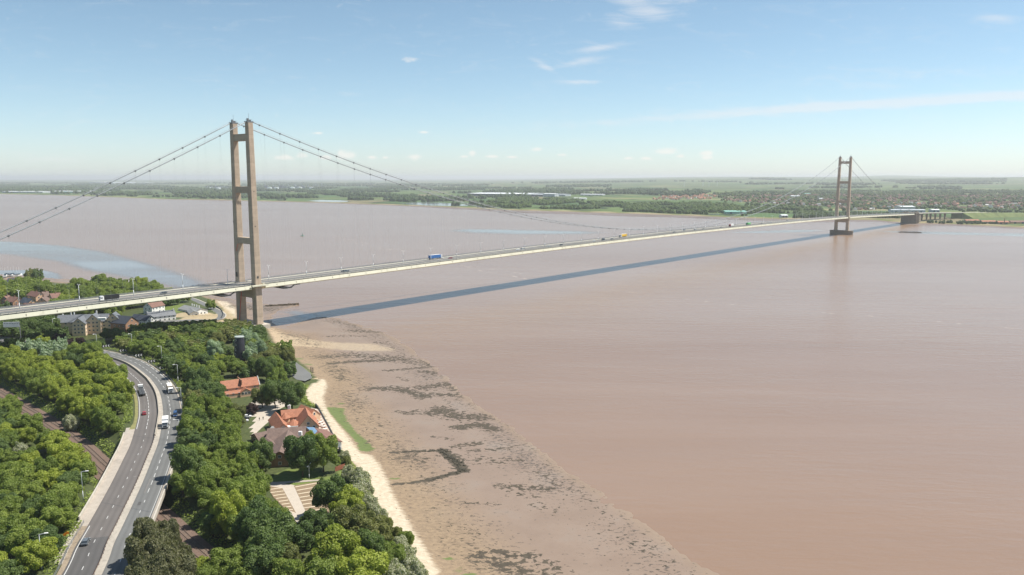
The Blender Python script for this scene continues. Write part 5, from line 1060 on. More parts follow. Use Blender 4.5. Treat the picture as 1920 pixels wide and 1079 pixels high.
def tree(x, y, r, h, col, shape='round', clear=.22, z=None, sway=0):
    k = len(TREES); z = th(x, y)-.1 if z is None else z
    nm, cat = {'pine':('pine_tree','tree'),'blossom':('hawthorn_bush','bush')}.get(col, ('broadleaf_tree','tree'))
    if h < 5.5 and nm == 'broadleaf_tree': nm, cat = 'bush','bush'
    t = empty(nm, (x,y,z), random.random()*6.28); hc = h*(1-clear); hb = {'round':1.35,'tall':1.9,'flat':1.0,'pine':1.6}[shape]
    link('trunk', TRK[k % 3], t, (0,0,0), 0, (r*1.1, r*1.1, h*.62)); link('crown', crown_of(shape, random.randrange(9), col), t, (0,0,h*clear), 0, (r, r*(.9+.2*random.random()), hc/hb*1.0))
    TREES.append((t, x, y, z+h*.8, col, cat, h)); return t
OCC = []   # world polygons kept clear of crowns
for px, z in (([(482,897),(500,900),(556,905),(602,900),(612,925),(620,962),(580,982),(560,985),(540,962),(522,938),(503,917)],5), ([(455,840),(440,832),(455,800),(470,778),(498,762),(530,752),(545,757),(600,760),(640,850),(600,860),(520,862),(500,845),(475,820)],5),
      ([(395,606),(330,606),(385,588),(380,575),(410,560),(425,595)],4), ([(408,712),(485,703),(488,735),(470,765),(420,740)],7), ([(545,680),(556,676),(590,710),(600,720),(590,735),(560,718)],4), ([(100,600),(250,590),(250,600),(230,632),(180,628),(130,640)],8), ([(238,585),(335,575),(345,600),(335,610),(238,612)],6), ([(335,560),(395,560),(395,600),(335,600)],5)):
    OCC.append(pl(px, z))
def ok(x, y, r):
    dr = pdist([x],[y],ROAD[::2])[0]; sgn = 0
    i_ = int(np.argmin(np.hypot(*(ROAD-np.array([x,y])).T))); d = ROAD[min(i_+1,len(ROAD)-1)]-ROAD[max(0,i_-1)]; side = np.sign(d[1]*(x-ROAD[i_][0])-d[0]*(y-ROAD[i_][1]))
    lim = (11.6+r*.62 if side > 0 else (11.5+r*.85 if y < 380 else 10.6+r*.45)); lim += 2.5 if (side < 0 and 240 < y < 350) else 0
    if dr < lim: return False
    if pdist([x],[y],RAILC[::2])[0] < 5.5+r*.75: return False
    if not inpoly([x],[y],LANDPOLY)[0] or pdist([x],[y],LAND)[0] < r*.35: return False
    for P in OCC:
        if inpoly([x],[y],P)[0] or pdist([x],[y],P,True)[0] < r*.55: return False
    for o in (12,-12):
        p = bp(0,o)
        if math.hypot(x-p.x,y-p.y) < 5+r*.8: return False
    return True
KEEP = [[(490,900),(610,896),(606,962),(592,980),(562,978),(530,945),(500,915)], [(478,772),(500,752),(590,756),(632,840),(560,856),(515,858),(500,826),(470,815)], [(412,705),(488,698),(488,735),(430,735)], [(438,630),(462,630),(462,672),(438,672)]]
def scatter(px, zc, sp, rr, hh, cols, seed, cap=999, shapes=('round',), clear=.15, line=None):
    r_ = random.Random(seed); P = pl(px, zc); xs_ = [p[0] for p in P]; ys_ = [p[1] for p in P]; got = 0
    area = (max(xs_)-min(xs_))*(max(ys_)-min(ys_))
    for _ in range(int(area/sp/sp*14)):
        x = r_.uniform(min(xs_), max(xs_)); y = r_.uniform(min(ys_), max(ys_))
        if not inpoly([x],[y],P)[0]: continue
        f = r_.random(); r = rr[0]+(rr[1]-rr[0])*f; s = sp*(.82+.36*f)
        if any((x-t[1])**2+(y-t[2])**2 < s*s for t in TREES): continue
        if not ok(x, y, r): continue
        cu = cols[int(min(.999, max(0, (fbm(x/26+seed, y/26)-.22)/.56*.75+r_.random()*.25))*len(cols))]
        g0 = th(x, y); cx_, cy_ = proj(x, y, g0+hh[0]*.9); rp_ = r*F/math.hypot(x, y)*.75
        if any(inpoly([cx_+a_*rp_ for a_ in (-1,-.5,0,.5,1)], [cy_+b_*rp_*.8 for b_ in (0,-.7,-1,-.7,0)], K_).any() for K_ in KEEP): continue
        h_ = hh[0]+(hh[1]-hh[0])*f*(.7+.6*r_.random())*.8
        if line:
            g_ = th(x, y)
            while h_ > 3.5:
                tx, ty = proj(x, y, g_+h_*1.04)
                if ty >= np.interp(tx, [a_[0] for a_ in line], [a_[1] for a_ in line]): break
                h_ -= .5
            if h_ <= 3.6: continue
            r = min(r, h_*.75)
        tree(x, y, r, h_, cu, r_.choice(shapes), clear); got += 1
        if got >= cap: break
    return got
def T(px, py, r, h, col, shape='round', z0=6.0, clear=.2):
    """px,py: crown centre in the photograph's plan survey"""
    p = onground(px, py, h*.6, z0); return tree(p.x, p.y, r, h, col, shape, clear)
random.seed(11)
# --- trees placed one by one
for a in ((492,853,5.6,12,'dark green'),(566,850,8.0,16,'dark green'),(606,848,6.4,13.5,'mid green'),(584,838,5.0,12,'bright yellow-green'),(548,742,7.2,14,'dark green'),(520,712,6.2,13,'mid green'),(500,690,6,13,'dark green'),(538,668,5.4,11,'olive'),(543,690,4.4,9,'dark green'),(536,652,5,11,'mid green'),(491,744,6.2,9.5,'olive'),(472,766,3.8,4.6,'dark purple'),
   (515,735,6.5,14,'dark green'),(480,690,6,12,'dark green'),(445,690,6,12.5,'mid green'),(463,700,4,9,'dark green'),(618,928,6.4,13,'dark green'),(652,945,6.6,11,'bright yellow-green'),(668,985,7.6,12,'olive'),(700,1000,6,10,'olive'),(640,1000,5.5,9,'mid green'),(700,1030,5.8,11,'dark green'),(733,1045,5.2,8,'mid green'),
   (600,985,5.4,10,'dark green'),(625,1035,8.2,13,'bright yellow-green'),(560,1010,5.4,10,'dark green'),(577,985,3.5,8,'dark green'),(680,1070,8.2,11,'bright yellow-green'),(610,1075,6.5,10,'mid green'),
   (487,985,8.0,15,'dark green'),(515,1010,7.5,14,'dark green'),(465,940,7,14,'mid green'),(535,1050,5.6,10,'olive'),(500,1050,7,12,'dark green'),(430,1050,6,8,'mid green'),(460,1075,6,9,'mid green'),(400,985,5,8,'dark green'),(425,960,6.4,14,'bright yellow-green'),
   (395,570,4.6,8.5,'mid green'),(344,555,7,10,'mid green'),(325,560,6.5,10,'dark green'),(310,565,5,8,'dark green'),(62,512,6.5,13,'olive'),(70,513,6.5,14,'dark green'),(55,514,6,12,'olive')):
    T(a[0],a[1],a[2],(a[3] if not (430 < a[0] < 470 and a[1] < 705) else 8.5),a[4], shape='round')
for a in ((655,885,3.6,5.2),(664,892,3.4,5.0),(676,900,4.2,6.4),(681,915,4.4,6.5),(670,922,4.0,5.5),(690,940,3.6,5),(702,955,2.8,4),(712,965,3,4),(683,1045,3.2,6.0),(745,1022,3.4,5),(760,1040,3.8,5.5),(770,1062,3.6,5),(748,1058,3.2,5),(736,1075,4,5.5),(787,1075,3,4),(132,792,4.0,6.5),(108,652+0,1,1) if 0 else (466,1035,2.8,4.5),(645,857,3,4.2),(40,845,3,6)):
    T(*a, 'blossom', 'flat', clear=.05)
for a in ((648,866,2.4,4.5,'olive'),(716,985,3.8,6,'olive'),(714,1010,4,7,'olive'),(745,1000,2.8,4,'olive'),(760,1010,3.0,4.5,'mid green'),(222,785,0,0,'x')):
    if a[4] != 'x': T(*a, shape='flat', clear=.08)
# big pine group in the right foreground of the road
for px, py, r, h in ((283,1010,6.3,13),(314,1004,4.4,11.5),(270,1045,6.2,12.5),(306,1050,6.0,12.5),(338,1052,3.8,9.5),(280,1085,6,12),(330,1080,6,11)): 
    p = onground(px, py, h*.62, 8)
    tree(p.x, p.y, r, h, 'pine', 'round', .08)
T(375,1060,3.6,5,'bright yellow-green'); T(395,1075,4.2,6,'mid green'); T(372,1078,3,5,'mid green')
# grey-green willows in the left wood and by the mill
for a in ((42,655,5,12),(62,652,5.5,13),(84,655,5,12.5),(88,668,4.6,12),(110,655,4.6,12.5),(116,646,3.6,11),(402,655,5.5,13),(470,640,6,12),(485,655,6,12),(462,628,5,11),(448,640,4,10),(470,662,5,11)): T(a[0],a[1],a[2],a[3],'grey-green','tall' if a[0]==402 else 'round')
for a in ((112,634,4.5,7),(150,640,3.2,5),(128,641,3.5,5.5)): T(*a, 'dark purple')
for a in ((96,630,5.5,9),(80,622,6,9),(64,628,5,9),(170,645,4,5.5),(186,644,4,6)): T(*a, 'dark green')
MIX = ['dark green','mid green','mid green','bright yellow-green']
ga = scatter([(-12,640),(40,626),(100,622),(170,640),(205,672),(232,712),(252,752),(254,790),(238,825),(214,868),(200,862),(150,812),(100,772),(60,748),(-12,730)], 15, 9.4, (5.4,7.4), (9,13.5), ['dark green','mid green','bright yellow-green','bright yellow-green','bright yellow-green'], 3, line=[(0,640),(30,630),(60,626),(110,627),(150,636),(190,650),(215,672),(235,700),(250,735),(256,780)])
gb = scatter([(-15,742),(30,752),(80,800),(130,838),(185,885),(188,930),(165,958),(150,1000),(125,1045),(105,1085),(-20,1085)], 13, 8.2, (4.8,6.6), (7,11), ['mid green','dark green','mid green','bright yellow-green','bright yellow-green'], 5)
gc = scatter([(190,618),(250,602),(330,604),(420,597),(470,604),(503,640),(520,655),(520,700),(470,690),(430,700),(300,700),(230,655)], 11, 9.6, (5.0,6.8), (7,10.5), ['dark green','olive','mid green','mid green','dark green','bright yellow-green','mid green'], 8, shapes=('round','round','tall'), line=[(180,626),(200,615),(240,609),(290,604),(330,603),(370,600),(420,598),(470,598),(490,604),(500,612),(510,640)])
gc += scatter([(290,690),(330,680),(430,690),(408,705),(410,740),(466,785),(470,830),(480,880),(500,920),(560,980),(640,990),(700,980),(770,1079),(440,1085),(395,1040),(345,985),(310,930),(320,850),(335,800),(335,740)], 13, 8.8, (5.0,7.0), (9,13), ['olive','dark green','mid green','mid green','dark green','bright yellow-green','olive'], 9, shapes=('round','round','tall'))
gd = scatter([(-60,600),(60,590),(105,590),(110,610),(125,640),(60,622),(-20,640),(-60,650)], 12, 10.5, (6,7.8), (10,13), ['dark green','dark green','mid green'], 13)
ge = scatter([(-20,527),(60,528),(120,540),(190,522),(270,530),(300,540),(330,545),(330,560),(290,558),(240,575),(200,580),(130,585),(100,585),(116,560),(110,545),(90,543),(60,540),(40,550),(10,548),(-20,560)], 14, 14, (8,10.5), (10,15), ['dark green','mid green','mid green','bright yellow-green'], 21)
gf = scatter([(-20,560),(10,560),(40,575),(60,570),(95,570),(130,560),(130,580),(60,592),(-20,600)], 13, 14, (4.6,6.5), (6,8), ['dark green','mid green'], 22)
# past 300 of a kind the least visible trees become one mass
bl = [r_ for r_ in TREES if r_[0].name.startswith('broadleaf')]; bl.sort(key=lambda r_: -r_[0].children[1].scale[0]/math.hypot(r_[1], r_[2])); extra = bl[295:]
if extra:
    low = crown_mesh(999, 'round', 900, .95, 10); co_ = np.array([tuple(v.co) for v in low.vertices]); fc_ = [tuple(p.vertices) for p in low.polygons]; Vx = MB(); ms = list(LEAF)
    for r_ in extra:
        t_, x, y, z, colr = r_[:5]; sc_ = r_[0].children[1].scale[0]; zb = t_.location.z; hh_ = r_[6]; c0 = co_*[sc_,sc_,hh_*.8/1.35]+[x,y,zb+hh_*.15]; Vx.add(c0.tolist(), fc_, ms.index(colr))
        for ch in list(t_.children): bpy.data.objects.remove(ch)
        TREES.remove(r_); bpy.data.objects.remove(t_)
    tag(link('distant_trees', Vx.mesh('distant_trees', [LEAF[k] for k in ms])), 'the remaining dense trees filling gaps in the near shore woods', 'trees', kind='stuff')
# labels
LMK = [(449,650,'the black windmill tower'),(448,720,'the orange roofed cottage'),(552,778,'the orange tiled pub'),(530,825,'the brown roofed hall'),(555,935,'the striped car park'),(478,600,'the near tower foot'),(365,582,'the white riverside pub'),(290,594,'the white terraced cottages'),(172,605,'the buff gabled apartments'),(62,558,'the brown roofed houses'),(21,609,'the overhead road sign'),(264,738,'the empty flatbed lorry'),(272,777,'the dark red car'),(311,803,'the white lorry'),(320,735,'the box lorry'),(161,1019,'the dark grey car'),(124,1004,'the orange roadworks sign'),(152,900,'the tall verge lamp'),(73,1010,'the bottom left lamp'),(300,940,'the right hand parapet'),(400,1050,'the bottom railway stretch'),(60,785,'the upper left railway'),(175,870,'the railway bridge mouth'),(588,712,'the rust streaked slipway'),(655,800,'the green saltmarsh patch'),(245,665,'the chevron signs'),(205,556,'the dark tipper lorry'),(50,527,'the long creekside building'),(637,880,'the reddish board fence'),(580,898,'the T shaped lamp post'),(330,700,'the lamp behind box lorry')]
seen = {}
for rec in TREES:
    t, x, y, z, col, cat, h = rec; px, py = proj(x, y, z); l = min(LMK, key=lambda L: math.hypot(L[0]-px, (L[1]-py)*1.5)); dx, dy = px-l[0], (py-l[1])*1.6
    way = ('right of' if dx > 0 else 'left of') if abs(dx) > abs(dy) else ('in front of' if dy > 0 else 'behind')
    size = 'tall' if h > 12.6 else ('small' if h < 7 else 'medium'); word = {'pine':'dark pine','blossom':'white blossoming hawthorn bush'}.get(col, col+(' tree' if t.name.startswith('broad') else ' bush'))
    seen.setdefault((size if col != 'blossom' else '', word, way, l[2]), []).append((math.hypot(dx, dy), t, cat))
for (size, word, way, lm), L in seen.items():
    L.sort(key=lambda a: a[0])
    for k, (_, t, cat) in enumerate(L):
        s = '%s %s %s %s' % (size, word, way, lm) if len(L) == 1 else '%s %s %s %s, %s closest' % (size, word, way, lm, ORD[min(k,19)])
        tag(t, s.strip(), cat, 'trees and bushes on the near shore')
# rough undergrowth along the railway and verges: leaf clumps nobody could count
r = np.random.default_rng(4); V = []; Fq = []
Cs = RAILC; tot = 0
for line, lo, hi, n in ((RAILC,5.6,10,9000),(RAILC,-10,-5.6,9000),(ROAD,-15,-11.2,9000),(ROAD,11.6,15.5,9000),(np.array(LAND[:14]),-5,0,5000)):
    k = r.integers(0, len(line)-1, n); f = r.random(n)[:,None]; p = line[k]*(1-f)+line[k+1]*f; d = line[k+1]-line[k]; d = d/np.linalg.norm(d,axis=1)[:,None]; p = p+np.stack([d[:,1],-d[:,0]],1)*r.uniform(lo,hi,n)[:,None]
    g = (p[:,1] > 190)&(p[:,1] < 560)&(p[:,0] > -330)&(pdist(p[:,0],p[:,1],ROAD[::3]) > 11.2)&(pdist(p[:,0],p[:,1],RAILC[::3]) > 5.4)&inpoly(p[:,0],p[:,1],LANDPOLY); 
    for P in OCC[:3]: g &= ~inpoly(p[:,0],p[:,1],P)
    g &= ~((p[:,1] > 246)&(p[:,1] < 352)&(pdist(p[:,0],p[:,1],ROAD[::3]) < 13.5))
    p = p[g]; z = terrain(p[:,0],p[:,1])+r.uniform(0,1.3,len(p)); c = np.column_stack([p,z]); nn = r.normal(size=(len(p),3))*.5+[0,0,1]; nn /= np.linalg.norm(nn,axis=1)[:,None]; u = np.cross(nn, r.normal(size=(len(p),3))); u /= np.linalg.norm(u,axis=1)[:,None]; v_ = np.cross(nn,u); s = r.uniform(.25,.55,(len(p),1))
    V.append(np.stack([c-u*s,c-v_*s*.7,c+u*s,c+v_*s*.7],1).reshape(-1,3))
V = np.concatenate(V); n = len(V)//4; me = bpy.data.meshes.new('undergrowth'); me.from_pydata(V.tolist(), [], np.arange(4*n).reshape(n,4).tolist()); me.materials.append(LEAF['mid green'])
tag(link('undergrowth', me), 'rough green undergrowth along the road verges and railway', 'undergrowth', kind='stuff')
# ================================================================== FAR SHORE
def icos():
    bm = bmesh.new(); bmesh.ops.create_icosphere(bm, subdivisions=1, radius=1.0); v = np.array([tuple(a.co) for a in bm.verts]); f = np.array([[a.index for a in b_.verts] for b_ in bm.faces]); bm.free(); return v, f
IV, IF_ = icos(); bm = bmesh.new(); bmesh.ops.create_icosphere(bm, subdivisions=2, radius=1.0); IV2 = np.array([tuple(a.co) for a in bm.verts]); IF2 = np.array([[a.index for a in b_.verts] for b_ in bm.faces]); bm.free()
M['farleaf'] = foliage('distant leaves', (.058,.096,.034), (.100,.146,.050), sp=.1); M['farleaf2'] = foliage('distant bright leaves', (.085,.135,.026), (.125,.180,.040), sp=.1)
M['farleaf'].node_tree.nodes  # distant crowns share the leaf recipe
def lumps(name, pts, rad, mat, label, seed, hs=1.0, kind='stuff', base=(IV, IF_)):
    r = np.random.default_rng(seed); V = []; Fq = []; b0 = 0; bv, bf = base
    for (x, y), r_ in zip(pts, rad):
        z = float(farh(x, y)); j = 1+.38*(r.random((len(bv),1))-.5)
        v = bv*j*np.array([r_*r.uniform(.8,1.25), r_*r.uniform(.8,1.25), r_*hs*r.uniform(.8,1.3)]); v = v+np.array([x, y, z+r_*hs*.6]); V.append(v); Fq.append(bf+b0); b0 += len(bv)
    me = bpy.data.meshes.new(name); me.from_pydata(np.concatenate(V).tolist(), [], np.concatenate(Fq).tolist()); me.materials.append(mat); me.update()
    return tag(link(name, me), label, 'wood', kind=kind)
def farpts(px, n, seed, clump=None, thr=.5, sc=90):
    r = np.random.default_rng(seed); Pz = [onfar(*p) for p in px]; P = [(p.x,p.y) for p in Pz]; xs_ = [p[0] for p in P]; ys_ = [p[1] for p in P]; out = []
    for _ in range(60):
        m_ = n*3; x = r.uniform(min(xs_),max(xs_),m_); y = r.uniform(min(ys_),max(ys_),m_); g = inpoly(x,y,P)
        if clump: g &= fbm(x/sc+seed, y/sc*.7) > thr
        out += list(zip(x[g],y[g]))
        if len(out) >= n: break
    return out[:n]
W1 = [(895,386),(935,372),(1000,372),(1080,376),(1140,380),(1200,384),(1260,382),(1330,384),(1400,388),(1470,392),(1540,392),(1555,408),(1480,409),(1400,406),(1300,402),(1240,399.5),(1150,397),(1060,393),(960,391),(900,389)]
p1 = farpts(W1, 3600, 1, True, .44, 120); rg = np.random.default_rng(5)
lumps('far_wood', p1[:1800], rg.uniform(5,9,1800), M['farleaf2'], 'belt of mixed woodland along the far shore left of the far tower', 1, base=(IV2, IF2)); lumps('far_wood', p1[1800:], rg.uniform(4,8,len(p1)-1800), M['farleaf'], 'darker trees mixed through the far shore woodland', 2)
p2 = farpts([(1340,362),(1560,358),(1920,358),(1990,370),(1990,402),(1800,398),(1740,392),(1600,398),(1560,396),(1400,388),(1330,374)], 5200, 6, True, .45, 110); lumps('town_trees', p2[:2600], rg.uniform(4.5,9,2600), M['farleaf'], 'dark garden trees scattered through the far town', 3); lumps('town_trees', p2[2600:], rg.uniform(4,8,len(p2)-2600), M['farleaf2'], 'lighter garden trees scattered through the far town', 4)
p3 = farpts([(470,374.5),(470,352),(620,352),(900,352),(1100,355),(1340,358),(1300,372),(1000,370),(900,388),(760,383),(620,378.5)], 4200, 9, True, .53, 330); lumps('far_wood', p3, rg.uniform(6,14,len(p3)), M['farleaf'], 'patches of woodland across the flat fields beyond the estuary', 5)
p4 = farpts([(-40,361.5),(100,364),(300,371),(470,375.5),(470,356),(300,350),(0,350),(-40,350)], 3200, 12, True, .50, 380); lumps('far_wood', p4, rg.uniform(7,15,len(p4)), M['farleaf'], 'tree lines on the low far shore at the left', 6)
p5 = farpts([(0,352),(0,343.5),(500,343),(1000,343),(1500,342),(1920,344),(1920,358),(1500,356),(1000,351),(500,351)], 4200, 14, True, .54, 700); lumps('far_wood', p5, rg.uniform(12,26,len(p5)), M['farleaf'], 'hazy dark woods and hedges near the horizon', 7, .55)
p9 = farpts([(1150,341.5),(1150,338.5),(1400,337),(1650,337.5),(1930,338.5),(1930,343),(1500,342)], 900, 44, True, .52, 1500); lumps('far_wood', p9, rg.uniform(18,38,len(p9)), M['farleaf'], 'hazy woods on the rising ground near the right horizon', 27, .45)
p6 = farpts([(1570,402),(1690,404),(1690,410),(1640,409),(1575,407)], 260, 15); lumps('far_wood', p6, rg.uniform(4,7,len(p6)), M['farleaf'], 'dark green trees seen under the deck beyond the far tower', 8, base=(IV2, IF2))
p7 = farpts([(1490,404),(1560,402),(1560,409),(1490,410)], 200, 16); lumps('far_wood', p7, rg.uniform(4,7.5,len(p7)), M['farleaf'], 'dark clump of trees left of the far tower', 9, base=(IV2, IF2))
p8 = farpts([(1735,416.5),(1870,419),(1870,421),(1800,421),(1740,418.5)], 90, 18); lumps('far_hedge', p8, rg.uniform(2.5,4.5,len(p8)), M['farleaf'], 'line of dark bushes on the bank right of the anchorage', 10)
# town houses
def house_mesh(w, l, e, rdg, wm, rm, seed):
    mb = MB(); h = w/2; mb.add([(-l/2,-h,-1),(l/2,-h,-1),(l/2,h,-1),(-l/2,h,-1),(-l/2,-h,e),(l/2,-h,e),(l/2,h,e),(-l/2,h,e),(-l/2,0,rdg),(l/2,0,rdg)], [(0,1,5,4),(1,2,6,9,5),(2,3,7,6),(3,0,4,8,7)])
    for s in (-1,1): mb.add([(-l/2-.3,s*(h+.4),e-.3),(l/2+.3,s*(h+.4),e-.3),(l/2+.3,0,rdg+.1),(-l/2-.3,0,rdg+.1)], [(0,1,2,3)], 1)
    mb.box((l*.3,0,rdg+.5),(.9,.8,1.4)); 
    for x in (-l*.28,0,l*.28):
        for z in (1.4,4.0):
            for s in (-1,1): mb.box((x,s*(h+.02),z),(1.1,.08,1.1),0,2)
    return mb.mesh('house', [M[wm], M[rm], M['glass']])
HM = [(house_mesh(7.5,11,5.2,8.6,'pbrick','otile',1),'brick','orange tiled roof'),(house_mesh(8,10,5.2,8.6,'render','otile',1),'pale rendered','orange tiled roof'),(house_mesh(8,12,5.2,8.8,'brick','rbtile',1),'dark brick','red brown roof'),(house_mesh(7.5,12,5.2,8.4,'buff','slate',1),'buff brick','grey slate roof'),(house_mesh(9,15,4.6,8,'brick','btile',1),'brick','brown tiled roof'),(house_mesh(8,12,5.2,8.6,'render','gslate',1),'white rendered','pale grey roof')]
def spaced(pts, d, n):
    out = []
    for p in pts:
        if all((p[0]-q_[0])**2+(p[1]-q_[1])**2 > d*d for q_ in out): out.append(p)
        if len(out) >= n: break
    return out
estate = spaced(farpts([(1222,373),(1260,368.5),(1330,366),(1345,369),(1340,373.5),(1260,376),(1225,376.5)], 900, 31), 15, 110)
town = spaced(farpts([(1350,372),(1450,366),(1560,366),(1700,366),(1920,369),(1960,392),(1800,396),(1740,389),(1600,396),(1560,392),(1500,388),(1420,382),(1360,378)], 5000, 32), 17, 900)
town.sort(key=lambda p: math.hypot(*p)); ind = town[:300-len(estate)]; rest = town[300-len(estate):]; rr_ = random.Random(9)
PLACE = [(1160,1360,'in the new orange estate'),(1360,1480,'well left of the far tower'),(1480,1565,'just left of the far tower'),(1565,1610,'behind the far tower'),(1610,1700,'between far tower and anchorage'),(1700,1780,'behind the approach viaduct'),(1780,2100,'right of the approach viaduct')]
bucket = {}
for i_, p in enumerate(estate+ind):
    k = rr_.choice([0,0,1]) if i_ < len(estate) else rr_.choice([0,2,2,3,4,4,5,1]); me, wl, rf = HM[k]; z = float(farh(*p))
    o = link('house', me, None, (p[0],p[1],z), rr_.random()*3.14, rr_.uniform(.9,1.25)); px = proj(p[0],p[1],z)[0]; pn = next((w for a, b_, w in PLACE if a <= px < b_), PLACE[-1][2])
    tag(o, 'small %s house with %s %s' % (wl, rf, pn), 'house', 'houses %s with %s, %s walls' % (pn, rf, wl))
V = MB()
for p in rest:
    me = HM[rr_.choice([0,2,3,4,5,1])][0]; a = rr_.random()*3.14; c_, s_ = math.cos(a), math.sin(a); z = float(farh(*p))
    V.add([(p[0]+v.co.x*c_-v.co.y*s_, p[1]+v.co.x*s_+v.co.y*c_, z+v.co.z) for v in me.vertices], [tuple(f.vertices) for f in me.polygons if f.material_index < 2 or True], 0)
    V.m[-len(me.polygons):] = [[0,1,1][min(f.material_index,2)] for f in me.polygons]
tag(link('far_houses', V.mesh('far_houses', [M['brick'], M['rbtile']])), 'the many more distant brick houses filling the far town', 'houses', kind='stuff')
# warehouses and works
M['whiteroof'] = simple('white sheet roofing', (.74,.76,.77), .5, .05, .01); M['bluewall'] = simple('dark blue cladding', (.06,.08,.12), .6, .2, .02); M['greenroof'] = simple('green sheet roofing', (.25,.48,.40), .6, .1, .02); M['greywall'] = simple('grey cladding', (.42,.45,.48), .6, .1, .02)
def shed(px0, px1, py, dep, h, wm, rm, label, rise=3.0, name='warehouse', cat='warehouse'):
    a = onfar(px0, py); b_ = onfar(px1, py); z = min(a.z, b_.z); d = Vector((b_.x-a.x,b_.y-a.y,0)); ln = d.length; d.normalize(); n = Vector((-d.y,d.x,0)); t = empty(name, ((a.x+b_.x)/2,(a.y+b_.y)/2,z), math.atan2(d.y,d.x)); tag(t, label, cat)
    mb = MB(); mb.box((0,dep/2,h/2-1),(ln,dep,h+2)); 
    o = mb.build('wall', M[wm]); o.parent = t; mb = MB(); mb.loft([[(x,-1,h+.02),(x,dep+1,h+.02),(x,dep+1,h+.6),(x,dep/2,h+rise),(x,-1,h+.6)] for x in (-ln/2-1,ln/2+1)]); o = mb.build('roof', M[rm]); o.parent = t
    mb = MB()
    for k in range(max(2, int(ln/24))): mb.box((-ln/2+ln*(k+.5)/max(2,int(ln/24)),-.1,2.6),(6,.3,5))
    o = mb.build('loading_door', M['greywall'] if wm == 'bluewall' else M['bluewall']); o.parent = t; return t
shed(876,980,368.5,330,17,'bluewall','whiteroof','vast distribution warehouse with white roof and dark blue walls')
shed(975,1030,369,150,13,'bluewall','greywall','dark blue warehouse joined to the right of the vast white roofed one'); shed(1018,1040,369.3,60,17,'greywall','whiteroof','pale grey square block at the right end of the big warehouse'); shed(1041,1060,368.5,80,11,'greywall','greywall','low grey shed right of the pale square block'); shed(1088,1130,367,40,7,'greywall','whiteroof','long thin white roofed shed in fields right of the warehouses'); shed(1075,1098,374.5,30,6,'greywall','whiteroof','small white roofed sheds among trees nearer the far shore')
shed(95,165,362.5,160,13,'greenroof','whiteroof','green walled shed with white roof on the far left shore'); shed(4,80,362.2,130,10,'greywall','whiteroof','long white roofed shed at the extreme left of the far shore'); shed(165,205,362.4,90,9,'greywall','whiteroof','low white building right of the green walled shed'); shed(168,212,345.6,900,32,'greywall','whiteroof','huge distant white building near the left horizon'); shed(258,275,345.2,300,18,'greywall','whiteroof','tiny distant white shed left of the near tower')
shed(1361,1400,401.5,60,7,'greenroof','greenroof','long green roofed shed on the far shore by the cable'); shed(1466,1477,408.5,25,6,'greywall','whiteroof','white cabin on the far shore left of the far tower'); shed(1690,1716,396.5,60,15,'greywall','whiteroof','white factory with long window band behind the anchorage'); shed(1672,1735,399,30,8,'greywall','greywall','low grey factory building in front of the white factory'); shed(1748,1762,398.2,30,7,'greywall','whiteroof','white shed right of the anchorage'); shed(1484,1500,371,40,8,'greywall','whiteroof','white roofed building in the far town under the main cable'); shed(1510,1520,366,40,7,'greywall','greenroof','pale green roofed shed in the far town')
for k, (a, b_, py) in enumerate(((1812,1836,417.5),(1842,1868,419.5),(1872,1892,420.5),(1896,1925,420))): shed(a, b_, py, 14, 4, 'pbrick', 'otile' if k != 3 else 'rbtile', 'low orange roofed tile works building on the far bank, %s from the left' % ORD[k], 4, 'tile_works', 'building')
p = onfar(1883,420.5); mb = MB(); mb.bar((0,0,-1),(0,0,15),1.3,10,.8); o = mb.build('brick_chimney', M['brick']); o.location = p; tag(o, 'slender brick chimney standing among the tile works', 'chimney')
# refinery on the horizon
rf = random.Random(3); NR = 0
for k, px in enumerate((388,397,404,412,420,497,512,524,532,541,553,566,577,588,592,596,603)):
    p = onfar(px, 345.0); d = p.normalized(); f = 9000/math.hypot(p.x,p.y); x, y = p.x*f, p.y*f; z = float(farh(x, y)); h = rf.choice([38,46,60,70,52]) if px > 490 else rf.choice([30,40,50]); w = rf.uniform(3,6); t = empty('refinery_stack', (x,y,z)); tag(t, 'hazy pale refinery stack on the horizon %s the near tower, %s from the left' % (('left of' if px < 440 else 'right of'), ORD[k if k < 5 else k-5]), 'chimney', 'refinery stacks on the horizon')
    mb = MB(); mb.bar((0,0,0),(0,0,h),w,8,w*.6); o = mb.build('stack', M['greywall']); o.parent = t; mb = MB(); mb.bar((0,0,h),(0,0,h+5),w*.8,8); mb.box((w*3,0,h*.22),(w*9,w*4,h*.45)); o = mb.build('plant_block', M['steel']); o.parent = t
for k, px in enumerate((505,518,548,562,584,394,409)):
    p = onfar(px, 345.6); f = 8600/math.hypot(p.x,p.y); x, y = p.x*f, p.y*f; mb = MB(); mb.bar((0,0,0),(0,0,16),24,16); mb.bar((0,0,16),(0,0,18),24,16,6); o = mb.build('storage_tank', M['whiteroof'], None, (x,y,float(farh(x,y)))); tag(o, 'white storage tank at the refinery on the horizon', 'tank', 'white storage tanks at the horizon refinery')
# pylons
for k, (px, py) in enumerate(((1318,350),(1329,351),(648,350),(1283,351),(1345,350))):
    p = onfar(px, py); mb = MB(); 
    for sx in (-1,1):
        for sy in (-1,1): mb.bar((sx*4,sy*4,0),(sx*.8,sy*.8,46),.5,4)
    for z, w in ((30,11),(37,9),(43,7)): mb.bar((-w,0,z),(w,0,z),.5,4)
    o = mb.build('electricity_pylon', M['lampmetal'], None, p); tag(o, 'lattice electricity pylon in the fields beyond the far shore', 'pylon', 'electricity pylons on the far side')
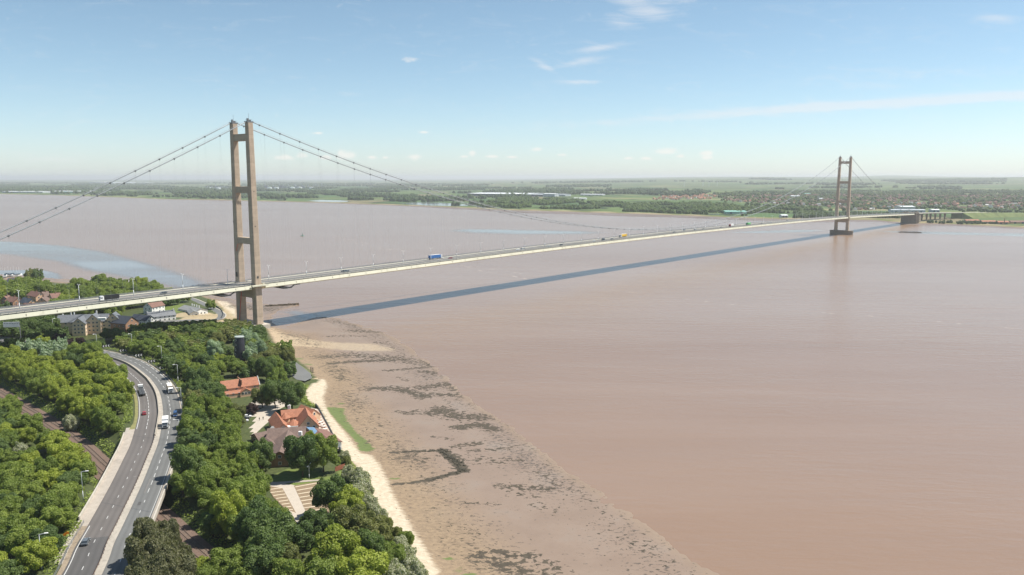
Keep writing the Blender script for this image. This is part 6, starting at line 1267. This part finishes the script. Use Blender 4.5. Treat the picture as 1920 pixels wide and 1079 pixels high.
# church
p = onfar(1534,375.5); t = empty('church', p); tag(t, 'stone church with square tower in the middle of the far town', 'church'); mb = MB(); mb.box((0,0,9),(6.5,6.5,20)); 
for s in (-1,1):
    for s2 in (-1,1): mb.box((s*2.9,s2*2.9,19.8),(.8,.8,2))
o = mb.build('tower', M['conc']); o.parent = t; gable_ = MB(); gable_.loft([[(x,-5,0),(x,5,0),(x,5,6),(x,0,10),(x,-5,6)] for x in (3,24)]); o = gable_.build('nave', M['greywall']); o.parent = t
# ================================================================== SKY, AIR, SUN, CAMERA
SUN_AZ, SUN_EL = R(14), R(58)        # azimuth measured from +X (the right of the view) towards +Y
sd_ = Vector((math.cos(SUN_AZ)*math.cos(SUN_EL), math.sin(SUN_AZ)*math.cos(SUN_EL), math.sin(SUN_EL)))
sun = bpy.data.lights.new('sun', 'SUN'); sun.energy = 4.8; sun.angle = R(.5); sun.color = (1.0,.95,.86)
so = bpy.data.objects.new('sun', sun); COL.objects.link(so); so.rotation_euler = sd_.to_track_quat('Z','Y').to_euler(); so.location = (0,0,400)
w = bpy.data.worlds.new('World'); SC.world = w; w.use_nodes = True; nt = w.node_tree; N = nt.nodes; bg = N['Background']
sky = N.new('ShaderNodeTexSky'); sky.sky_type = 'NISHITA'; sky.sun_disc = False; sky.sun_elevation = SUN_EL; sky.sun_rotation = math.pi/2-SUN_AZ; sky.altitude = 0; sky.air_density = 1.0; sky.dust_density = .3; sky.ozone_density = 2.6
tc = N.new('ShaderNodeTexCoord'); sp = N.new('ShaderNodeSeparateXYZ'); nt.links.new(tc.outputs['Generated'], sp.inputs[0])
def mth(op, a, b_=None, clamp=False):
    n = N.new('ShaderNodeMath'); n.operation = op; n.use_clamp = clamp
    for s, v in zip(n.inputs, (a, b_)):
        if v is None: continue
        if hasattr(v, 'links'): nt.links.new(v, s)
        else: s.default_value = v
    return n.outputs[0]
yy = mth('MAXIMUM', sp.outputs[1], .02); U = mth('DIVIDE', sp.outputs[0], yy); W_ = mth('DIVIDE', sp.outputs[2], yy)
cb = N.new('ShaderNodeCombineXYZ'); nt.links.new(U, cb.inputs[0]); nt.links.new(W_, cb.inputs[1]); UV = cb.outputs[0]
def nz(scale, sx, sy, rz=0, detail=5, rough=.6, dist=0):
    mp = N.new('ShaderNodeMapping'); nt.links.new(UV, mp.inputs[0]); mp.inputs['Scale'].default_value = (sx,sy,1); mp.inputs['Rotation'].default_value = (0,0,rz)
    n = N.new('ShaderNodeTexNoise'); nt.links.new(mp.outputs[0], n.inputs['Vector']); n.inputs['Scale'].default_value = scale; n.inputs['Detail'].default_value = detail; n.inputs['Roughness'].default_value = rough; n.inputs['Distortion'].default_value = dist; return n.outputs['Fac']
def uw(px, py): d = ray(px, py); return d[0]/d[1], d[2]/d[1]
def blob(px, py, rx, ry, rot=0.0, amp=1.0):
    u0, w0 = uw(px, py); c, s = math.cos(rot), math.sin(rot); su, sw = rx/F, ry/F
    n = N.new('ShaderNodeVectorMath'); n.operation = 'SUBTRACT'; nt.links.new(UV, n.inputs[0]); n.inputs[1].default_value = (u0,w0,0)
    def dot(v):
        k = N.new('ShaderNodeVectorMath'); k.operation = 'DOT_PRODUCT'; nt.links.new(n.outputs[0], k.inputs[0]); k.inputs[1].default_value = v; return k.outputs['Value']
    a = dot((c/su, s/su, 0)); b_ = dot((-s/sw, c/sw, 0)); q_ = mth('ADD', mth('MULTIPLY', a, a), mth('MULTIPLY', b_, b_)); return mth('MULTIPLY', mth('POWER', 2.718, mth('MULTIPLY', q_, -1.0)), amp)
def acc(L):
    o = None
    for b_ in L: o = b_ if o is None else mth('MAXIMUM', o, b_)
    return o
def rmp(f, a, b_):
    n = N.new('ShaderNodeMapRange'); n.interpolation_type = 'SMOOTHSTEP'; nt.links.new(f, n.inputs[0]); n.inputs[1].default_value = a; n.inputs[2].default_value = b_; return n.outputs[0]
cum = acc([blob(*a) for a in ((650,291,22,8),(640,289,10,7),(565,292,14,6),(535,296,20,5),(610,296,14,4),(697,295,12,4),(722,296,7,3),(778,295,16,6),(885,288,8,6),(870,294,10,3),(1010,280,12,4),(920,294,14,3),(960,295,14,3),(1055,291,10,3.5),(1250,285,22,7),(1275,293,9,4),(1325,288,14,6),(1325,296,12,4),(1212,297,14,4),(595,250,12,3),(797,248,12,3),(770,113,22,6,0,.75),(485,246,8,3,0,.8),(1180,297,10,3))])
cumn = nz(60, 1, 1.6, 0, 6, .6); cumf = rmp(mth('ADD', mth('MULTIPLY', cum, .55), mth('MULTIPLY', cumn, 1.0)), .60, 1.05)
cir = acc([blob(*a) for a in ((1195,8,60,20,-.35),(1240,5,60,10,.1,.7),(1160,42,40,14,-.1,.6),(1125,90,45,6,.12,.9),(1095,115,45,7,.18,.9),(1022,125,30,6,-.5,.8),(1090,154,40,4,0,.8),(1800,186,260,10,.055,1.5),(1560,200,240,9,.055,1.45),(1380,213,200,7,.06,1.05),(1120,232,120,8,.03,.45),(1870,35,50,9,-.05,.8),(1640,160,90,8,0,.35),(665,178,24,5,0,.5),(1530,157,40,6,0,.35),(60,296,120,8,0,.35),(1700,140,300,14,.04,.3))])
cirn = nz(16, 1, 4.5, .05, 8, .68, 1.2); cirf = mth('MULTIPLY', rmp(mth('ADD', mth('MULTIPLY', cir, .55), mth('MULTIPLY', cirn, 1.1)), .54, 1.25), .5)
def mixc(f, a, c):
    n = N.new('ShaderNodeMix'); n.data_type = 'RGBA'; nt.links.new(f, n.inputs[0]); nt.links.new(a, n.inputs[6]); n.inputs[7].default_value = (*c,1); return n.outputs[2]
CL = 7.6
tf = mth('POWER', 2.718, mth('MULTIPLY', mth('MAXIMUM', sp.outputs[2], 0.0), -10.0))
mn = N.new('ShaderNodeMix'); mn.data_type = 'RGBA'; mn.blend_type = 'MULTIPLY'; nt.links.new(tf, mn.inputs[0]); nt.links.new(sky.outputs[0], mn.inputs[6]); mn.inputs[7].default_value = (.96,1.10,1.56,1)
m2 = N.new('ShaderNodeMix'); m2.data_type = 'RGBA'; m2.blend_type = 'MULTIPLY'; m2.inputs[0].default_value = 1.0; nt.links.new(mn.outputs[2], m2.inputs[6]); m2.inputs[7].default_value = (1.08,1.085,.97,1)
col = mixc(cirf, m2.outputs[2], (CL,CL,CL*1.02)); col = mixc(mth('MULTIPLY', cumf, .62), col, (CL*1.12,CL*1.08,CL*1.02))
nt.links.new(col, bg.inputs[0]); bg.inputs[1].default_value = .078
# air
mb = MB(); mb.box((0,21000,82),(90000,46500,180)); mb.v = [(x,y,-6 if z < 0 else 172) for x, y, z in mb.v]; hz = mb.build('haze', None) if False else None
me = mb.mesh('haze', bpy.data.materials.new('haze air')); mt = me.materials[0]; mt.use_nodes = True; t_ = mt.node_tree; t_.nodes.remove(t_.nodes['Principled BSDF']); pv = t_.nodes.new('ShaderNodeVolumePrincipled'); pv.inputs['Color'].default_value = (.97,.99,1.0,1); pv.inputs['Density'].default_value = HAZE = 5.8e-5; pv.inputs['Anisotropy'].default_value = .2; t_.links.new(pv.outputs[0], t_.nodes['Material Output'].inputs['Volume'])
tag(link('haze', me), kind='stuff')
cam = bpy.data.cameras.new('camera'); co = bpy.data.objects.new('camera', cam); COL.objects.link(co); co.location = (0,0,H); co.rotation_euler = (R(90)-PT,0,0); cam.sensor_width = 36; cam.lens = F*36/1920; cam.clip_start = 1; cam.clip_end = 120000; SC.camera = co
SC.view_settings.view_transform = 'Standard'; SC.view_settings.look = 'None'; SC.view_settings.gamma = 1; SC.view_settings.use_curve_mapping = False; SC.view_settings.exposure = .6
SC.render.engine = 'CYCLES'; SC.cycles.max_bounces = 6; SC.cycles.volume_bounces = 0; SC.cycles.transparent_max_bounces = 12
SC.render.resolution_x = 1024; SC.render.resolution_y = 575
